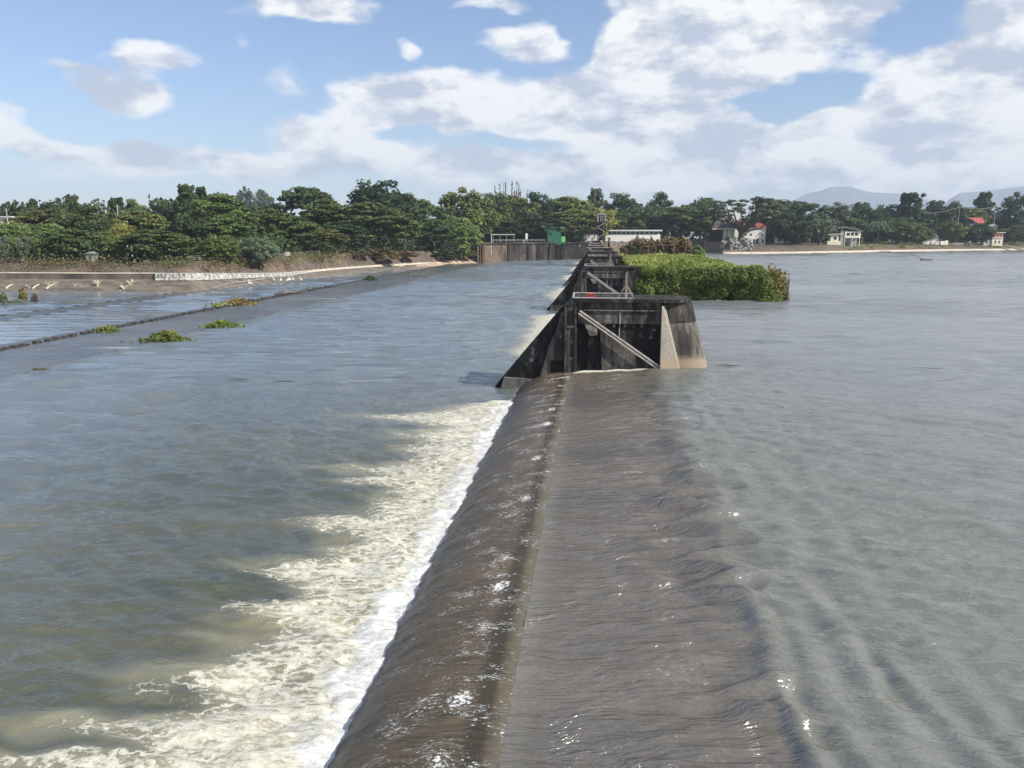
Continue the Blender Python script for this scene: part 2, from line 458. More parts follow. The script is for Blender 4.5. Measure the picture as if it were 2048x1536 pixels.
def water_mat(kind):
    m, gg, b, o = new_mat(kind + '_water')
    pos = gg.n('NewGeometry').outputs['Position']
    sp = gg.n('SeparateXYZ', {'Vector': pos}); x, y = sp.outputs[0], sp.outputs[1]
    gust = gg.noise(gg.scl(pos, (0.010, 0.020, 0)), 1.0, 3)
    patch = gg.noise(gg.scl(pos, (0.05, 0.11, 0)), 1.0, 4)
    warp = gg.n('TexNoise', {'Vector': pos, 'Scale': 0.35, 'Detail': 2}).outputs[1]
    wp = gg.vm('ADD', pos, gg.scl(gg.vm('SUBTRACT', warp, (0.5, 0.5, 0.5)), (1.4, 1.4, 0)))
    b.inputs['IOR'].default_value = 1.75
    if kind == 'reservoir':
        b.inputs['IOR'].default_value = 2.3
        near = gg.mr(gg.m('ADD', x, gg.m('MULTIPLY', gg.m('SUBTRACT', gg.noise(pos, 0.22, 3), 0.5), 3.5)), 3.6, 6.6)   # 0 over the shallow sill
        flow = gg.scl(wp, (0.42, 2.1, 0))
        h_in = gg.m('ADD', gg.m('MULTIPLY', gg.noise(flow, 1.5, 5, 0.6), 0.24), gg.m('MULTIPLY', gg.noise(gg.scl(wp, (1.0, 3.6, 0)), 2.4, 3, 0.5), 0.085))
        swell = gg.m('MULTIPLY', gg.noise(gg.scl(wp, (0.30, 1.0, 0)), 0.20, 6, 0.60), 0.75)
        h_out = gg.m('ADD', swell, gg.m('ADD', gg.m('MULTIPLY', gg.noise(gg.scl(wp, (0.55, 1.25, 0)), 1.25, 4, 0.58), 0.22), gg.m('MULTIPLY', gg.noise(gg.scl(wp, (0.8, 2.0, 0)), 4.0, 3, 0.6), 0.085)))
        hh = gg.mixf(near, h_in, h_out)
        col = gg.mix(near, gg.mix(gg.mr(patch, 0.35, 0.65), (0.158, 0.130, 0.092), (0.110, 0.094, 0.070)), gg.mix(gg.mr(gg.m('ADD', y, x), 26, 120), (0.142, 0.142, 0.108), (0.172, 0.184, 0.186)))  # open water bluer with distance, sky reflection painted into the colour
        col = gg.mix(gg.mr(x, LIP, LIP + 0.8, 0.7, 0.0), col, (0.185, 0.168, 0.125))
        turb = gg.mr(gg.m('ADD', patch, gg.m('MULTIPLY', near, -0.06)), 0.5, 0.7)
        col = gg.mix(gg.m('MULTIPLY', turb, 0.5), col, (0.105, 0.096, 0.070))
        fo = gg.n('Attribute', attribute_name='foam').outputs['Fac']
        lace = gg.noise(gg.scl(wp, (1.6, 5.0, 0)), 2.2, 5, 0.65)
        fm = gg.mr(gg.m('ADD', fo, gg.m('MULTIPLY', gg.m('SUBTRACT', lace, 0.5), 1.6)), 0.55, 0.8)
        fm = gg.m('MULTIPLY', fm, gg.mr(fo, 0.15, 0.35))
        col = gg.mix(fm, col, (0.58, 0.54, 0.44))
        rg = gg.mixf(fm, 0.17, 0.7)
    elif kind == 'river':
        h1 = gg.m('MULTIPLY', gg.noise(gg.scl(wp, (0.7, 1.3, 0)), 1.15, 4, 0.58), 0.25)
        h1 = gg.m('ADD', h1, gg.m('MULTIPLY', gg.noise(gg.scl(wp, (0.35, 1.0, 0)), 0.20, 6, 0.60), 0.75))
        h2 = gg.m('MULTIPLY', gg.noise(gg.scl(wp, (0.9, 1.9, 0)), 4.0, 3, 0.6), 0.08)
        hh = gg.m('ADD', h1, h2)
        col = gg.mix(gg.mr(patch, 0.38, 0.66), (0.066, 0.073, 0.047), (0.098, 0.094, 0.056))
        reflective = gg.m('MAXIMUM', gg.mr(y, 22, 95), gg.mr(x, -16, -48))  # farther water turns bluer: reflected sky put into the base colour
        col = gg.mix(gg.m('MULTIPLY', reflective, 0.9), col, (0.145, 0.172, 0.190))
        fo = gg.n('Attribute', attribute_name='foam').outputs['Fac']
        cr = gg.n('Attribute', attribute_name='cream').outputs['Fac']
        # lacy foam: torn cells drawn out along the current
        wv = gg.n('TexNoise', {'Vector': pos, 'Scale': 1.1, 'Detail': 4, 'Roughness': 0.6}).outputs[1]
        lp = gg.vm('ADD', gg.scl(pos, (0.75, 1.5, 0)), gg.scl(gg.vm('SUBTRACT', wv, (0.5, 0.5, 0.5)), (1.5, 1.5, 0)))
        v1 = gg.n('TexVoronoi', {'Vector': lp, 'Scale': 1.5}, feature='DISTANCE_TO_EDGE').outputs['Distance']
        v2 = gg.n('TexVoronoi', {'Vector': lp, 'Scale': 4.2}, feature='DISTANCE_TO_EDGE').outputs['Distance']
        lace = gg.m('ADD', gg.mr(v1, 0.0, 0.20, 1.0, 0.0), gg.m('MULTIPLY', gg.mr(v2, 0.0, 0.26, 1.0, 0.0), 0.55))
        fz = gg.noise(gg.scl(pos, (1.6, 3.2, 0)), 1.5, 7, 0.7)
        cov = gg.m('ADD', gg.m('MULTIPLY', fo, 1.35), gg.m('ADD', gg.m('MULTIPLY', lace, 0.42), gg.m('MULTIPLY', gg.m('SUBTRACT', fz, 0.5), 1.5)))
        fm = gg.m('MULTIPLY', gg.mr(cov, 0.64, 1.18), gg.mr(fo, 0.04, 0.22))
        creamy = gg.m('MULTIPLY', cr, gg.mr(gg.noise(gg.scl(pos, (0.35, 0.8, 0)), 1.0, 4), 0.25, 0.7, 0.6, 1.0))
        col = gg.mix(creamy, col, (0.44, 0.40, 0.26))
        col = gg.mix(gg.m('MULTIPLY', fm, 0.95), col, gg.mix(gg.mr(fo, 0.55, 0.95), gg.mix(gg.mr(fz, 0.3, 0.65), (0.43, 0.40, 0.29), (0.66, 0.64, 0.54)), gg.mix(gg.mr(fz, 0.3, 0.65), (0.46, 0.46, 0.42), (0.80, 0.80, 0.78))))
        rg = gg.mixf(gg.m('MAXIMUM', fm, gg.m('MULTIPLY', cr, 0.6)), 0.07, 0.75)
        hh = gg.m('ADD', hh, gg.m('ADD', gg.m('MULTIPLY', fm, 0.07), gg.m('MULTIPLY', gg.m('MULTIPLY', fz, fo), 0.55)))
    elif kind == 'apron':
        hh = gg.m('ADD', gg.m('MULTIPLY', gg.noise(gg.scl(wp, (0.5, 1.2, 0)), 1.4, 4, 0.6), 0.36), gg.m('MULTIPLY', gg.noise(wp, 3.5, 3), 0.06))
        col = gg.mix(gg.mr(patch, 0.35, 0.65), (0.085, 0.088, 0.094), (0.130, 0.130, 0.130))
        fo = gg.n('Attribute', attribute_name='foam').outputs['Fac']
        col = gg.mix(fo, col, (0.6, 0.6, 0.58))
        rg = 0.16
    else:
        hh = gg.m('ADD', gg.m('MULTIPLY', gg.noise(gg.scl(wp, (0.5, 0.9, 0)), 0.8, 4, 0.55), 0.15), gg.m('MULTIPLY', gg.noise(gg.scl(wp, (0.3, 1.0, 0)), 0.15, 4), 0.4))
        col = gg.mix(gg.mr(patch, 0.45, 0.6), (0.155, 0.190, 0.235), (0.170, 0.200, 0.235))  # blue of the mirrored sky put into the pool colour
        rg = 0.07
    gg.put(b.inputs['Base Color'], col)
    gg.put(b.inputs['Roughness'], rg)
    st = gg.mr(gust, 0.35, 0.62, 0.35, 0.75)
    if kind == 'reservoir': st = gg.mixf(near, 1.0, st)
    if kind == 'river': st = gg.mr(gust, 0.35, 0.62, 0.4, 0.75)
    gg.put(b.inputs['Normal'], gg.n('Bump', {'Height': hh, 'Strength': st, 'Distance': 1.0}))
    return m

_wr = np.random.default_rng(5)
SINES = []
for _i in range(22):
    lam = 0.55 * 1.105 ** _i
    a = math.pi / 2 + _wr.normal(0, 0.55)
    SINES.append((2 * math.pi / lam * math.cos(a), 2 * math.pi / lam * math.sin(a), 0.0115 * lam ** 0.6, _wr.uniform(0, 6.28)))
def chop(X, Y, seed=0):
    """short wind waves as real relief where the mesh is fine enough"""
    wx = X + 1.6 * (fbm(X * 0.13, Y * 0.13, 2, seed + 1) - 0.5) * 2; wy = Y + 1.6 * (fbm(X * 0.13 + 40, Y * 0.13, 2, seed + 2) - 0.5) * 2
    z = 0
    for k, (kx, ky, am, ph) in enumerate(SINES):
        z = z + am * np.sin(kx * wx + ky * wy + ph + seed) * (0.35 + 1.3 * vnoise(X * 0.17 + 7 * k, Y * 0.17, seed + k))
    return z
SWELL = []
for _i in range(16):
    lam = 1.9 * 1.075 ** _i
    a = math.pi / 2 + _wr.normal(0, 0.32)
    SWELL.append((2 * math.pi / lam * math.cos(a), 2 * math.pi / lam * math.sin(a), 0.0085 * lam, _wr.uniform(0, 6.28)))
def swell(X, Y, seed=0, lmin=0):
    """wind waves with long crests for the open water farther out"""
    z = 0
    for k, (kx, ky, am, ph) in enumerate(SWELL):
        if 6.283 / math.hypot(kx, ky) < lmin: continue
        z = z + am * np.sin(kx * X + ky * Y + ph + seed) * (0.25 + 1.5 * vnoise(X * 0.05 + 9 * k, Y * 0.11, seed + k))
    return z * (0.45 + 0.95 * sstep(0.3, 0.65, fbm(X * 0.012 + seed, Y * 0.022, 3, 8)))
# --- reservoir with the undular waves over the sill edge
WAVES = [(5.0, 38.4, 1.5), (3.9, 34.4, 1.3), (4.7, 31.4, 1.4), (4.2, 27.4, 1.2), (4.7, 25.3, 1.3), (4.5, 18.7, 1.3),
         (4.8, 44.5, 1.0), (5.2, 49.5, 1.0), (5.4, 54.5, 1.0), (4.6, 58.0, .9), (5.4, 62.0, .9)]
def res_z(X, Y):
    z = -0.35 * sstep(4.0, LIP, X) * np.ones_like(Y)
    z = z - 0.10 * sstep(5.2, 3.2, X)
    env = sstep(95, 60, Y) * (0.35 + 0.65 * sstep(-1.0, 2.8, X)) * sstep(26, 11, X)
    # V shaped standing waves
    for k, (wx, wy, s) in enumerate(WAVES):
        dx = (X - wx) / (1.15 * s); dy = (Y - wy) / (0.85 * s)
        vee = np.abs(dy) - (dx + 0.95) * 0.55
        z = z + 0.30 * s * np.exp(-vee ** 2 * 9.0) * np.exp(-((dx - 0.2) ** 2 + dy ** 2) * 0.5) - 0.16 * s * np.exp(-((dx + 0.75) ** 2) * 2.2 - dy ** 2 * 1.3)
    # ridges parallel to the dam near the camera
    wv = (fbm(X * 0.35, Y * 0.22, 3, 5) - 0.5) * 2.6
    ridge_env = sstep(30, 17, Y) * sstep(4.2, 5.0, X) * sstep(12.5, 8.5, X)
    ph = (X - 5.15 - 0.06 * np.maximum(20 - Y, 0) + wv * 0.5) * 2 * np.pi / 1.15
    z = z + ridge_env * (0.02 + 0.075 * vnoise(X * 0.5, Y * 0.35, 44)) * np.cos(ph)
    ph2 = (X - 5.3 + wv) * 2 * np.pi / 2.0
    z = z + sstep(70, 34, Y) * sstep(3.6, 5.0, X) * sstep(15, 8, X) * 0.035 * np.cos(ph2)
    # cross ripples running to the lip
    z = z + env * (0.11 * (fbm(X * 0.28, Y * 1.5, 3, 21) - 0.5) + 0.15 * (fbm(X * 0.7, Y * 2.4, 2, 31) - 0.5) + 0.09 * (fbm(X * 1.3, Y * 4.2, 2, 33) - 0.5))
    # piled-up water along the first pier
    z = z + 0.20 * np.exp(-((Y - 69.6) / 0.5) ** 2) * sstep(-2.2, -0.8, X) * sstep(7.5, 3.0, X) * (0.6 + 0.8 * vnoise(X * 0.9, Y * 0, 3))
    for (yy, x0, x1) in ((66.6, 0.5, 3.4), (65.2, 1.2, 4.0), (63.6, -1, 2.5)):
        z = z + 0.12 * np.exp(-((Y - yy - 0.12 * X) / 0.35) ** 2) * sstep(x0 - 1, x0 + 0.5, X) * sstep(x1 + 0.8, x1 - 0.5, X)
    z = z + chop(X, Y, 3) * sstep(80, 45, Y) * sstep(-1.6, 2.5, X) * (0.5 + 0.05 * sstep(3.5, 7, X)) * sstep(60, 30, X)
    z = z + swell(X, Y, 2) * np.maximum(sstep(55, 80, Y), sstep(24, 40, X)) * sstep(2, 6, X)
    return z
def res_foam(X, Y):
    f = 1.0 * np.exp(-((Y - 69.35) / 0.32) ** 2) * sstep(-2.3, -1.5, X) * sstep(6.2, 4.0, X)
    for (yy, x0, x1) in ((66.6, 0.5, 3.4), (65.2, 1.2, 4.0), (62.2, -1, 2.0)):
        f = np.maximum(f, 0.62 * np.exp(-((Y - yy - 0.12 * X) / 0.2) ** 2) * sstep(x0 - 1, x0 + 0.5, X) * sstep(x1 + 0.8, x1 - 0.5, X))
    for (wx, wy, s) in WAVES:
        f = np.maximum(f, 0.12 * np.exp(-((X - wx - 0.3) / (0.5 * s)) ** 2 - ((Y - wy + 0.1) / (0.35 * s)) ** 2))
    f = np.maximum(f, 0.12 * np.exp(-((X - 6.0 - 0.06 * (20 - Y)) / 0.18) ** 2) * sstep(19.5, 17.5, Y))
    f = np.maximum(f, 0.12 * np.exp(-((X - 7.1 - 0.08 * (18 - Y)) / 0.15) ** 2) * sstep(18.3, 16.8, Y))
    return f
xs = np.concatenate([np.arange(LIP, 30.0, 0.13), axis(30.0, 30.2, 0.16, 1500, 1.10)[1:]])
ys = np.append(np.arange(-14, 72.9, 0.13), 73.0)
RESM = water_mat('reservoir')
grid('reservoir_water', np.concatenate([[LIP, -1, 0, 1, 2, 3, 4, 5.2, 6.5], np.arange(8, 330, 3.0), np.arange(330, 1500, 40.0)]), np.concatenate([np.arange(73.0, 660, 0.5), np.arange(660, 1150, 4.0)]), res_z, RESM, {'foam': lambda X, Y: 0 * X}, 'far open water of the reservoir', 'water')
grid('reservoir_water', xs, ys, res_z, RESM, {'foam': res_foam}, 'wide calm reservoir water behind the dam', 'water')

# --- water sheet sliding down the rounded weir face
def face_mat():
    m, gg, b, o = new_mat('spillway_water')
    pos = gg.n('NewGeometry').outputs['Position']
    sp = gg.n('SeparateXYZ', {'Vector': pos}); x = sp.outputs[0]
    skew = gg.n('CombineXYZ', {'X': x, 'Y': gg.m('MULTIPLY_ADD', x, 0.12, sp.outputs[1]), 'Z': 0.0}).outputs[0]
    wv = gg.n('TexNoise', {'Vector': pos, 'Scale': 0.9, 'Detail': 2}).outputs[1]
    sk = gg.vm('ADD', skew, gg.scl(gg.vm('SUBTRACT', wv, (0.5, 0.5, 0.5)), (0.2, 0.45, 0)))
    st1 = gg.noise(gg.scl(sk, (1.0, 10.0, 0)), 1.0, 6, 0.72)
    st2 = gg.noise(gg.scl(sk, (4.0, 16.0, 0)), 1.0, 5, 0.7)
    broad = gg.noise(gg.scl(sk, (0.25, 0.5, 0)), 1.0, 4)
    c = gg.mix(gg.mr(st1, 0.32, 0.68), (0.040, 0.033, 0.024), (0.165, 0.126, 0.080))
    c = gg.mix(gg.m('MULTIPLY', gg.mr(broad, 0.45, 0.62), 0.55), c, (0.155, 0.105, 0.060))
    # thin pale glaze on the lip, painted shade of the steep slope below it, darker towards the toe
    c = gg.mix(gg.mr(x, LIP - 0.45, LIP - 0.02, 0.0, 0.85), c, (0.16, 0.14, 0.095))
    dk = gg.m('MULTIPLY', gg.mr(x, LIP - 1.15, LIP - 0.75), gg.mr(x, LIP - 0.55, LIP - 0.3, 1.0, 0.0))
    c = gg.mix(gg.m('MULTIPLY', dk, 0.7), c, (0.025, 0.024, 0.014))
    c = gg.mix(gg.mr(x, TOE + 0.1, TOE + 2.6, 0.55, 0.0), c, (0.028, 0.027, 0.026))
    fo = gg.n('Attribute', attribute_name='foam').outputs['Fac']
    spk = gg.noise(gg.scl(sk, (6.0, 9.0, 0)), 1.0, 4, 0.7)
    tiny = gg.noise(gg.scl(sk, (5.0, 15.0, 0)), 1.0, 4, 0.7, 1.2)
    spot = gg.noise(gg.scl(sk, (0.7, 1.1, 0)), 1.0, 3, 0.6)
    w1 = gg.mr(gg.m('ADD', fo, gg.m('MULTIPLY', gg.m('SUBTRACT', spk, 0.5), 2.6)), 0.62, 0.86)
    w1 = gg.m('MULTIPLY', w1, gg.mr(fo, 0.05, 0.3))
    line = gg.mr(gg.m('ADD', gg.m('MULTIPLY', spot, 0.52), tiny), 0.85, 0.94)
    w2 = gg.m('MULTIPLY', line, gg.mr(x, TOE, LIP - 1.2, 0.35, 0.9))
    wf = gg.m('MAXIMUM', w1, w2)
    c = gg.mix(wf, c, (0.80, 0.80, 0.78))
    gg.put(b.inputs['Base Color'], c)
    gg.put(b.inputs['Roughness'], gg.mixf(wf, 0.30, 0.8))
    b.inputs['IOR'].default_value = 1.333
    hh = gg.m('ADD', gg.m('MULTIPLY', st1, 0.055), gg.m('ADD', gg.m('MULTIPLY', st2, 0.035), gg.m('MULTIPLY', wf, 0.03)))
    gg.put(b.inputs['Normal'], gg.n('Bump', {'Height': hh, 'Strength': 0.8, 'Distance': 1.0}))
    return m
PX = np.array([-7.35, -6.93, -6.45, -5.9, -5.3, -4.5, -3.7, -2.9, LIP])
PZ = np.array([-2.75, -2.32, -1.88, -1.50, -1.17, -0.85, -0.63, -0.49, -0.45])
def face_z(X, Y):
    z = np.interp(X, PX, PZ)
    edge = sstep(TOE + 2.2, TOE, X)
    z = z + (fbm(X * 0.8, Y * 4.0, 3, 3) - 0.5) * 0.03 + edge * (fbm(X * 1.5, Y * 1.8, 3, 9) - 0.5) * 0.16
    return z - 0.0 * Y
PATCH = [(-2.95, 54.5, .9), (-3.0, 50.2, 1.0), (-3.1, 42.0, .9), (-3.3, 38.5, .5), (-3.1, 35.2, .9), (-3.4, 31.0, .35), (-3.2, 25.6, 1.0), (-3.6, 23.7, .45),
         (-3.4, 18.7, 1.0), (-4.1, 17.9, .45), (-3.5, 16.2, .85), (-3.0, 58.5, .5), (-3.3, 21.2, .3), (-3.4, 28.5, .35), (-3.2, 46.0, .4), (-3.1, 62.5, .4), (-3.2, 12.0, .8)]
def face_foam(X, Y):
    f = np.zeros_like(X)
    for (a, b_, s) in PATCH:
        w = 1.0 + 0.012 * b_
        f = np.maximum(f, 0.88 * s * np.exp(-((X - a) / 0.52) ** 2 - ((Y - b_ - (X - a) * 0.2) / (0.55 * w)) ** 2))
        f = np.maximum(f, 0.55 * s * np.exp(-((X - a + 1.0) / 1.1) ** 2 - ((Y - b_ - (X - a) * 0.2) / (0.5 * w)) ** 2))
    # bubbles where the sheet meets the first pier and at the toe
    f = np.maximum(f, 0.5 * sstep(TOE + 0.35, TOE, X))
    f = np.maximum(f, 0.75 * np.exp(-((Y - 66.8 - (X + 4) * 0.5) / 0.35) ** 2) * sstep(-4.6, -3.6, X))
    for py in PIERS[1:]:
        f = np.maximum(f, 0.4 * np.exp(-((Y - py + 1.5) / 1.2) ** 2))
    return f
ysf = np.concatenate([np.arange(-14, 71.0, 0.11), axis(71.0, 71.2, 0.2, 470, 1.10)[1:]])
ysf = ysf[ysf < 505]
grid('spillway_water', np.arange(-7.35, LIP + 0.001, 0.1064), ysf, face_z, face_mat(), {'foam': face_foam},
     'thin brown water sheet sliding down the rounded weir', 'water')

# --- stilling pool with the foam tongues
TONG = [(58.6, 1.5, 10.6), (53.5, 1.6, 6.6), (49.5, 1.2, 5.6), (44.6, 1.3, 8.2), (42.4, 0.8, 7.2), (39.5, 0.8, 4.2), (35.6, 1.0, 7.6), (32.4, 1.3, 5.0),
        (29.8, 1.1, 7.2), (26.2, 0.9, 7.0), (24.2, 0.8, 5.2), (21.6, 1.0, 7.0), (19.0, 0.8, 8.4), (17.2, 0.35, 10.0), (15.2, 1.2, 8.0), (11, 1.4, 8), (6, 1.3, 7), (1, 1.3, 8), (-5, 1.5, 7), (63, 1.2, 5.0)]
BAYT = [(-69, 0, 0)]
def tongue_len(Y):
    Lg = np.full_like(Y, 5.0)
    for (c, w, l) in TONG:
        Lg = np.maximum(Lg, 3.4 + (l * 1.12 - 3.4) * np.exp(-np.abs((Y - c) / (1.4 * w)) ** 1.8))
    # fade out in the shelter of the first pier, begin again in every bay behind it
    Lg = np.where(Y < 71, Lg * sstep(66.8, 62.0, Y) + 0.15, Lg)
    for k, py in enumerate(PIERS):
        nxt = PIERS[k + 1] if k + 1 < len(PIERS) else 505
        inb = (Y > py) & (Y <= nxt)
        lb = 2.2 + 5.5 * fbm(Y * 0.13, Y * 0 + k, 3, 40 + k) ** 1.6
        Lg = np.where(inb, lb * sstep(py + 14, py + 24, Y) * sstep(nxt - 4, nxt - 12, Y) + 0.1, Lg)
    return Lg
def river_fields(X, Y):
    d = TOE - X
    wob = (fbm(X * 0.35, Y * 0.9, 3, 61) - 0.5) * 2.6 * sstep(0.5, 3.0, d)
    Lg = tongue_len(Y + wob * 0.45)
    t = np.clip(d / Lg, 0, 3)
    n = fbm(X * 0.5, Y * 1.3, 4, 71)
    core = sstep(2.3, 0.3, d + (n - 0.5) * 2.0)
    body = sstep(1.12, 0.55, t + (n - 0.5) * 0.55)
    foam = np.clip(np.maximum(core * 1.0, body * (0.34 + 0.44 * n)) * sstep(1.5, 1.0, t), 0, 1)
    foam = foam * np.where(Lg < 0.6, 0, 1) * (1 - 0.2 * sstep(70, 75, Y))
    boil = fbm(X * 0.32 + 9, Y * 0.62, 3, 81)
    cream = sstep(1.35, 0.5, t + (boil - 0.5) * 0.9) * (0.5 + 0.5 * sstep(0.38, 0.6, boil))
    return d, Lg, t, foam, cream, boil
def river_z(X, Y):
    d, Lg, t, foam, cream, boil = river_fields(X, Y)
    churn = sstep(7, 0.5, d) * np.where(Lg < 0.6, 0.15, 1) * sstep(140, 70, Y)
    z = ZD + churn * ((fbm(X * 0.7, Y * 1.0, 3, 91) - 0.45) * 0.45 + (fbm(X * 2.4, Y * 2.8, 3, 95) - 0.5) * 0.22 * sstep(3.2, 0.5, d))
    z = z + sstep(20, 6, d) * 0.14 * (fbm(X * 0.35, Y * 0.8, 3, 97) - 0.5) * sstep(140, 70, Y)
    z = z + sstep(90, 60, Y) * (0.10 * (fbm(X * 0.5, Y * 0.9, 3, 99) - 0.5))
    z = z + chop(X, Y, 9) * 1.0 * sstep(80, 45, Y) * sstep(0.5, 3.0, d) * sstep(45, 22, d)
    z = z + swell(X, Y, 5) * np.maximum(sstep(52, 80, Y), sstep(18, 32, d)) * sstep(1, 5, d) * sstep(52.7, 47, d)
    return z
xr = np.concatenate([np.arange(TOE - 0.42, TOE - 25.0, -0.13), TOE - 25.0 - (axis(0, 0.15, 0.15, 46.9, 1.07) )])
xr = np.concatenate([[TOE + 0.25, TOE, TOE - 0.2], xr]); xr = xr[xr > -59.8]; xr = np.append(xr, -59.8)[::-1]
yr = np.append(np.arange(-14, 72.9, 0.13), 73.0)
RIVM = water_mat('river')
xf = np.concatenate([[TOE + 0.25, TOE, TOE - 0.2], np.arange(TOE - 0.6, -20, -0.5), np.arange(-20, -59, -2.4), [-59.8]])[::-1]
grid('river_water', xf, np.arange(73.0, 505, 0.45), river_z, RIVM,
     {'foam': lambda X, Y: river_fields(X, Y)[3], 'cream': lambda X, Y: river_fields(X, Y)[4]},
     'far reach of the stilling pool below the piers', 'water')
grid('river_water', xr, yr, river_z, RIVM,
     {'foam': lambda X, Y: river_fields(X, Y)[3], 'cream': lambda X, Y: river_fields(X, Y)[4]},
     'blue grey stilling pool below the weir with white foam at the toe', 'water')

# --- apron, slope below the teeth, lower pools
ya = axis(-14, 120, 1.0, 430, 1.05)
def apron_foam(X, Y):
    f = np.zeros_like(X)
    for (px, py, l) in ((245, 695, 3.5), (655, 597, 6.0)):
        p = P(px, py, z=-2.4); f = np.maximum(f, np.exp(-((X - p[0]) / l) ** 2 - ((Y - p[1] - (X - p[0]) * 0.0) / 0.55) ** 2))
    n = fbm(X * 0.2, Y * 0.8, 3, 12)
    return np.maximum(f * sstep(0.2, 0.5, n + f * 0.3), 0.25 * np.exp(-((X + 59.9) / 0.18) ** 2))
grid('apron_water', np.concatenate([np.arange(-76.4, -60.2, 0.9), [-59.9, -59.8]]), np.arange(-14, 428, 0.8),
     lambda X, Y: np.interp(X, [-76.4, -60.0, -59.8], [-2.62, -2.42, -2.31]) + 0.16 * (fbm(X * .6, Y * .8, 3, 2) - .5), water_mat('apron'), {'foam': apron_foam},
     'shallow rippled water running over the grey apron slab', 'water')
grid('apron_slope', np.arange(-84.0, -76.39, 0.6), ya, lambda X, Y: np.interp(X, [-84, -76.4], [-3.32, -2.66]) + 0.04 * (fbm(X, Y, 3, 4) - .5),
     rough_mat('wet_slope', (0.055, 0.055, 0.052), (0.12, 0.118, 0.11), 0.7, 0.35, 0.05, (0.4, 2, 1)), None, 'wet grey concrete slope below the row of teeth', 'apron')
POOL = water_mat('pool')
grid('lower_pool_water', np.linspace(-108.5, -83.5, 12), np.arange(-14, 430, 0.5), lambda X, Y: -3.28 + 0.7 * swell(X, Y, 7), POOL, None, 'pale blue pool between the two sills', 'water')
grid('lower_slope', np.linspace(-117.6, -108.4, 8), ya, lambda X, Y: np.interp(X, [-117.6, -108.4], [-3.63, -3.27]),
     rough_mat('wet_slope_far', (0.060, 0.062, 0.062), (0.11, 0.112, 0.11), 0.5, 0.3, 0.03, (0.4, 2, 1)), None, 'dark wet slope of the second sill', 'apron')
grid('tail_water', np.concatenate([np.linspace(-700, -240, 20), np.linspace(-236, -117.4, 34)]), np.arange(-40, 460, 0.75), lambda X, Y: -3.6 + 0.7 * swell(X, Y, 9, 3.0), POOL, None, 'quiet grey tail pool along the left bank', 'water')

# ------------------------------------------------------------------ ground and banks
big = 12400
mb = MB(); mb.add([(-big, -600, -6.2), (big, -600, -6.2), (big, big, -6.2), (-big, big, -6.2)], [(0, 1, 2, 3)])
tag(mb.build('ground', FARGROUND), 'river bed and lowland far below the water', 'ground', kind='structure')

def loft(name, cols, rows, mat, label, cat, noise=0.0, sub=4):
    """cols: list of (px, foot distance); rows: list of (offset, z) or function(px)->(offset, z)"""
    px = []; dd = []
    for (a, b_) in zip(cols[:-1], cols[1:]):
        for k in range(sub):
            t = k / sub; px.append(a[0] + (b_[0] - a[0]) * t); dd.append(a[1] + (b_[1] - a[1]) * t)
    px.append(cols[-1][0]); dd.append(cols[-1][1])
    V = []
    for p_, d_ in zip(px, dd):
        for r_ in rows:
            o_, z_ = r_(p_) if callable(r_) else r_
            x, y = XY(p_, d_ + o_)
            zz = z_ + noise * (fbm(np.array([x * 0.12]), np.array([y * 0.12]), 4, 8)[0] - 0.5) * (1 if -3 < z_ < 7 else 0)
            V.append((x, y, zz))
    n = len(rows); c = len(px)
    i = np.arange(c - 1)[:, None] * n + np.arange(n - 1)[None, :]
    Q = np.stack([i, i + n, i + n + 1, i + 1], -1).reshape(-1, 4)
    return tag(link(name, mesh_np(name, np.array(V), Q, False), mat), label, cat, kind='structure')

LB = [(-900, 226), (-400, 224), (0, 223), (150, 221), (370, 219), (430, 230), (500, 246), (560, 262), (620, 296), (700, 333), (760, 357), (870, 398), (930, 425), (968, 446)]
LBx = [c[0] for c in LB]; LBd = [c[1] for c in LB]
def lfoot(px): return float(np.interp(px, LBx, LBd))
def beach(px): return float(np.clip((px - 370) / 240, 0, 1))
def lerp(a, b, t): return a + (b - a) * t
LROW = [lambda p: (0, -4.6), lambda p: (0.6, -3.5), lambda p: (lerp(5, 6, beach(p)), lerp(-2.0, -2.7, beach(p))),
        lambda p: (10, lerp(-0.5, -1.9, beach(p))), lambda p: (10.5, lerp(0.95, -1.8, beach(p))), lambda p: (13.2, lerp(1.0, -1.2, beach(p)))]
loft('left_bank_apron', LB, LROW[:4], APRON, 'sloping concrete apron with debris at the foot of the left bank', 'bank', 0.25)
loft('left_bank_wall', LB, [lambda p: (9.9, lerp(-0.6, -2.2, beach(p))), LROW[4]], rough_mat('stained_bank_wall', (0.035, 0.03, 0.026), (0.15, 0.12, 0.095), 0.12, 0.9, stretch=(1, 1, .4)), 'low stained wall along the left bank', 'wall')
loft('ledge_path', LB, [lambda p: (10.45, lerp(1.1, -1.9, beach(p))), lambda p: (10.5, lerp(1.28, -1.7, beach(p))), lambda p: (13.4, lerp(1.3, -1.1, beach(p)))], LEDGE, 'pale concrete ledge along the left bank', 'path')
loft('left_bank', LB, [lambda p: (13.3, lerp(1.2, -1.2, beach(p))), lambda p: (17, lerp(2.2, 0.3, beach(p))), lambda p: (21, lerp(3.2, 1.6, beach(p))), (26, 4.1), (34, 4.3), (60, 5), (140, 6), (2600, 8)], BANK, 'brown earth slope of the left bank', 'bank', 1.1, 10)
SB = [(560, 268), (620, 300), (700, 336), (760, 360), (870, 400), (930, 427), (962, 442)]
loft('sand_bank', SB, [(-1.0, -3.8), (1.5, -3.1), (7, -2.0), (13, -0.8), (18, 0.3)], SAND, 'pale sand strip at the foot of the left bank', 'sand', 0.4, 8)

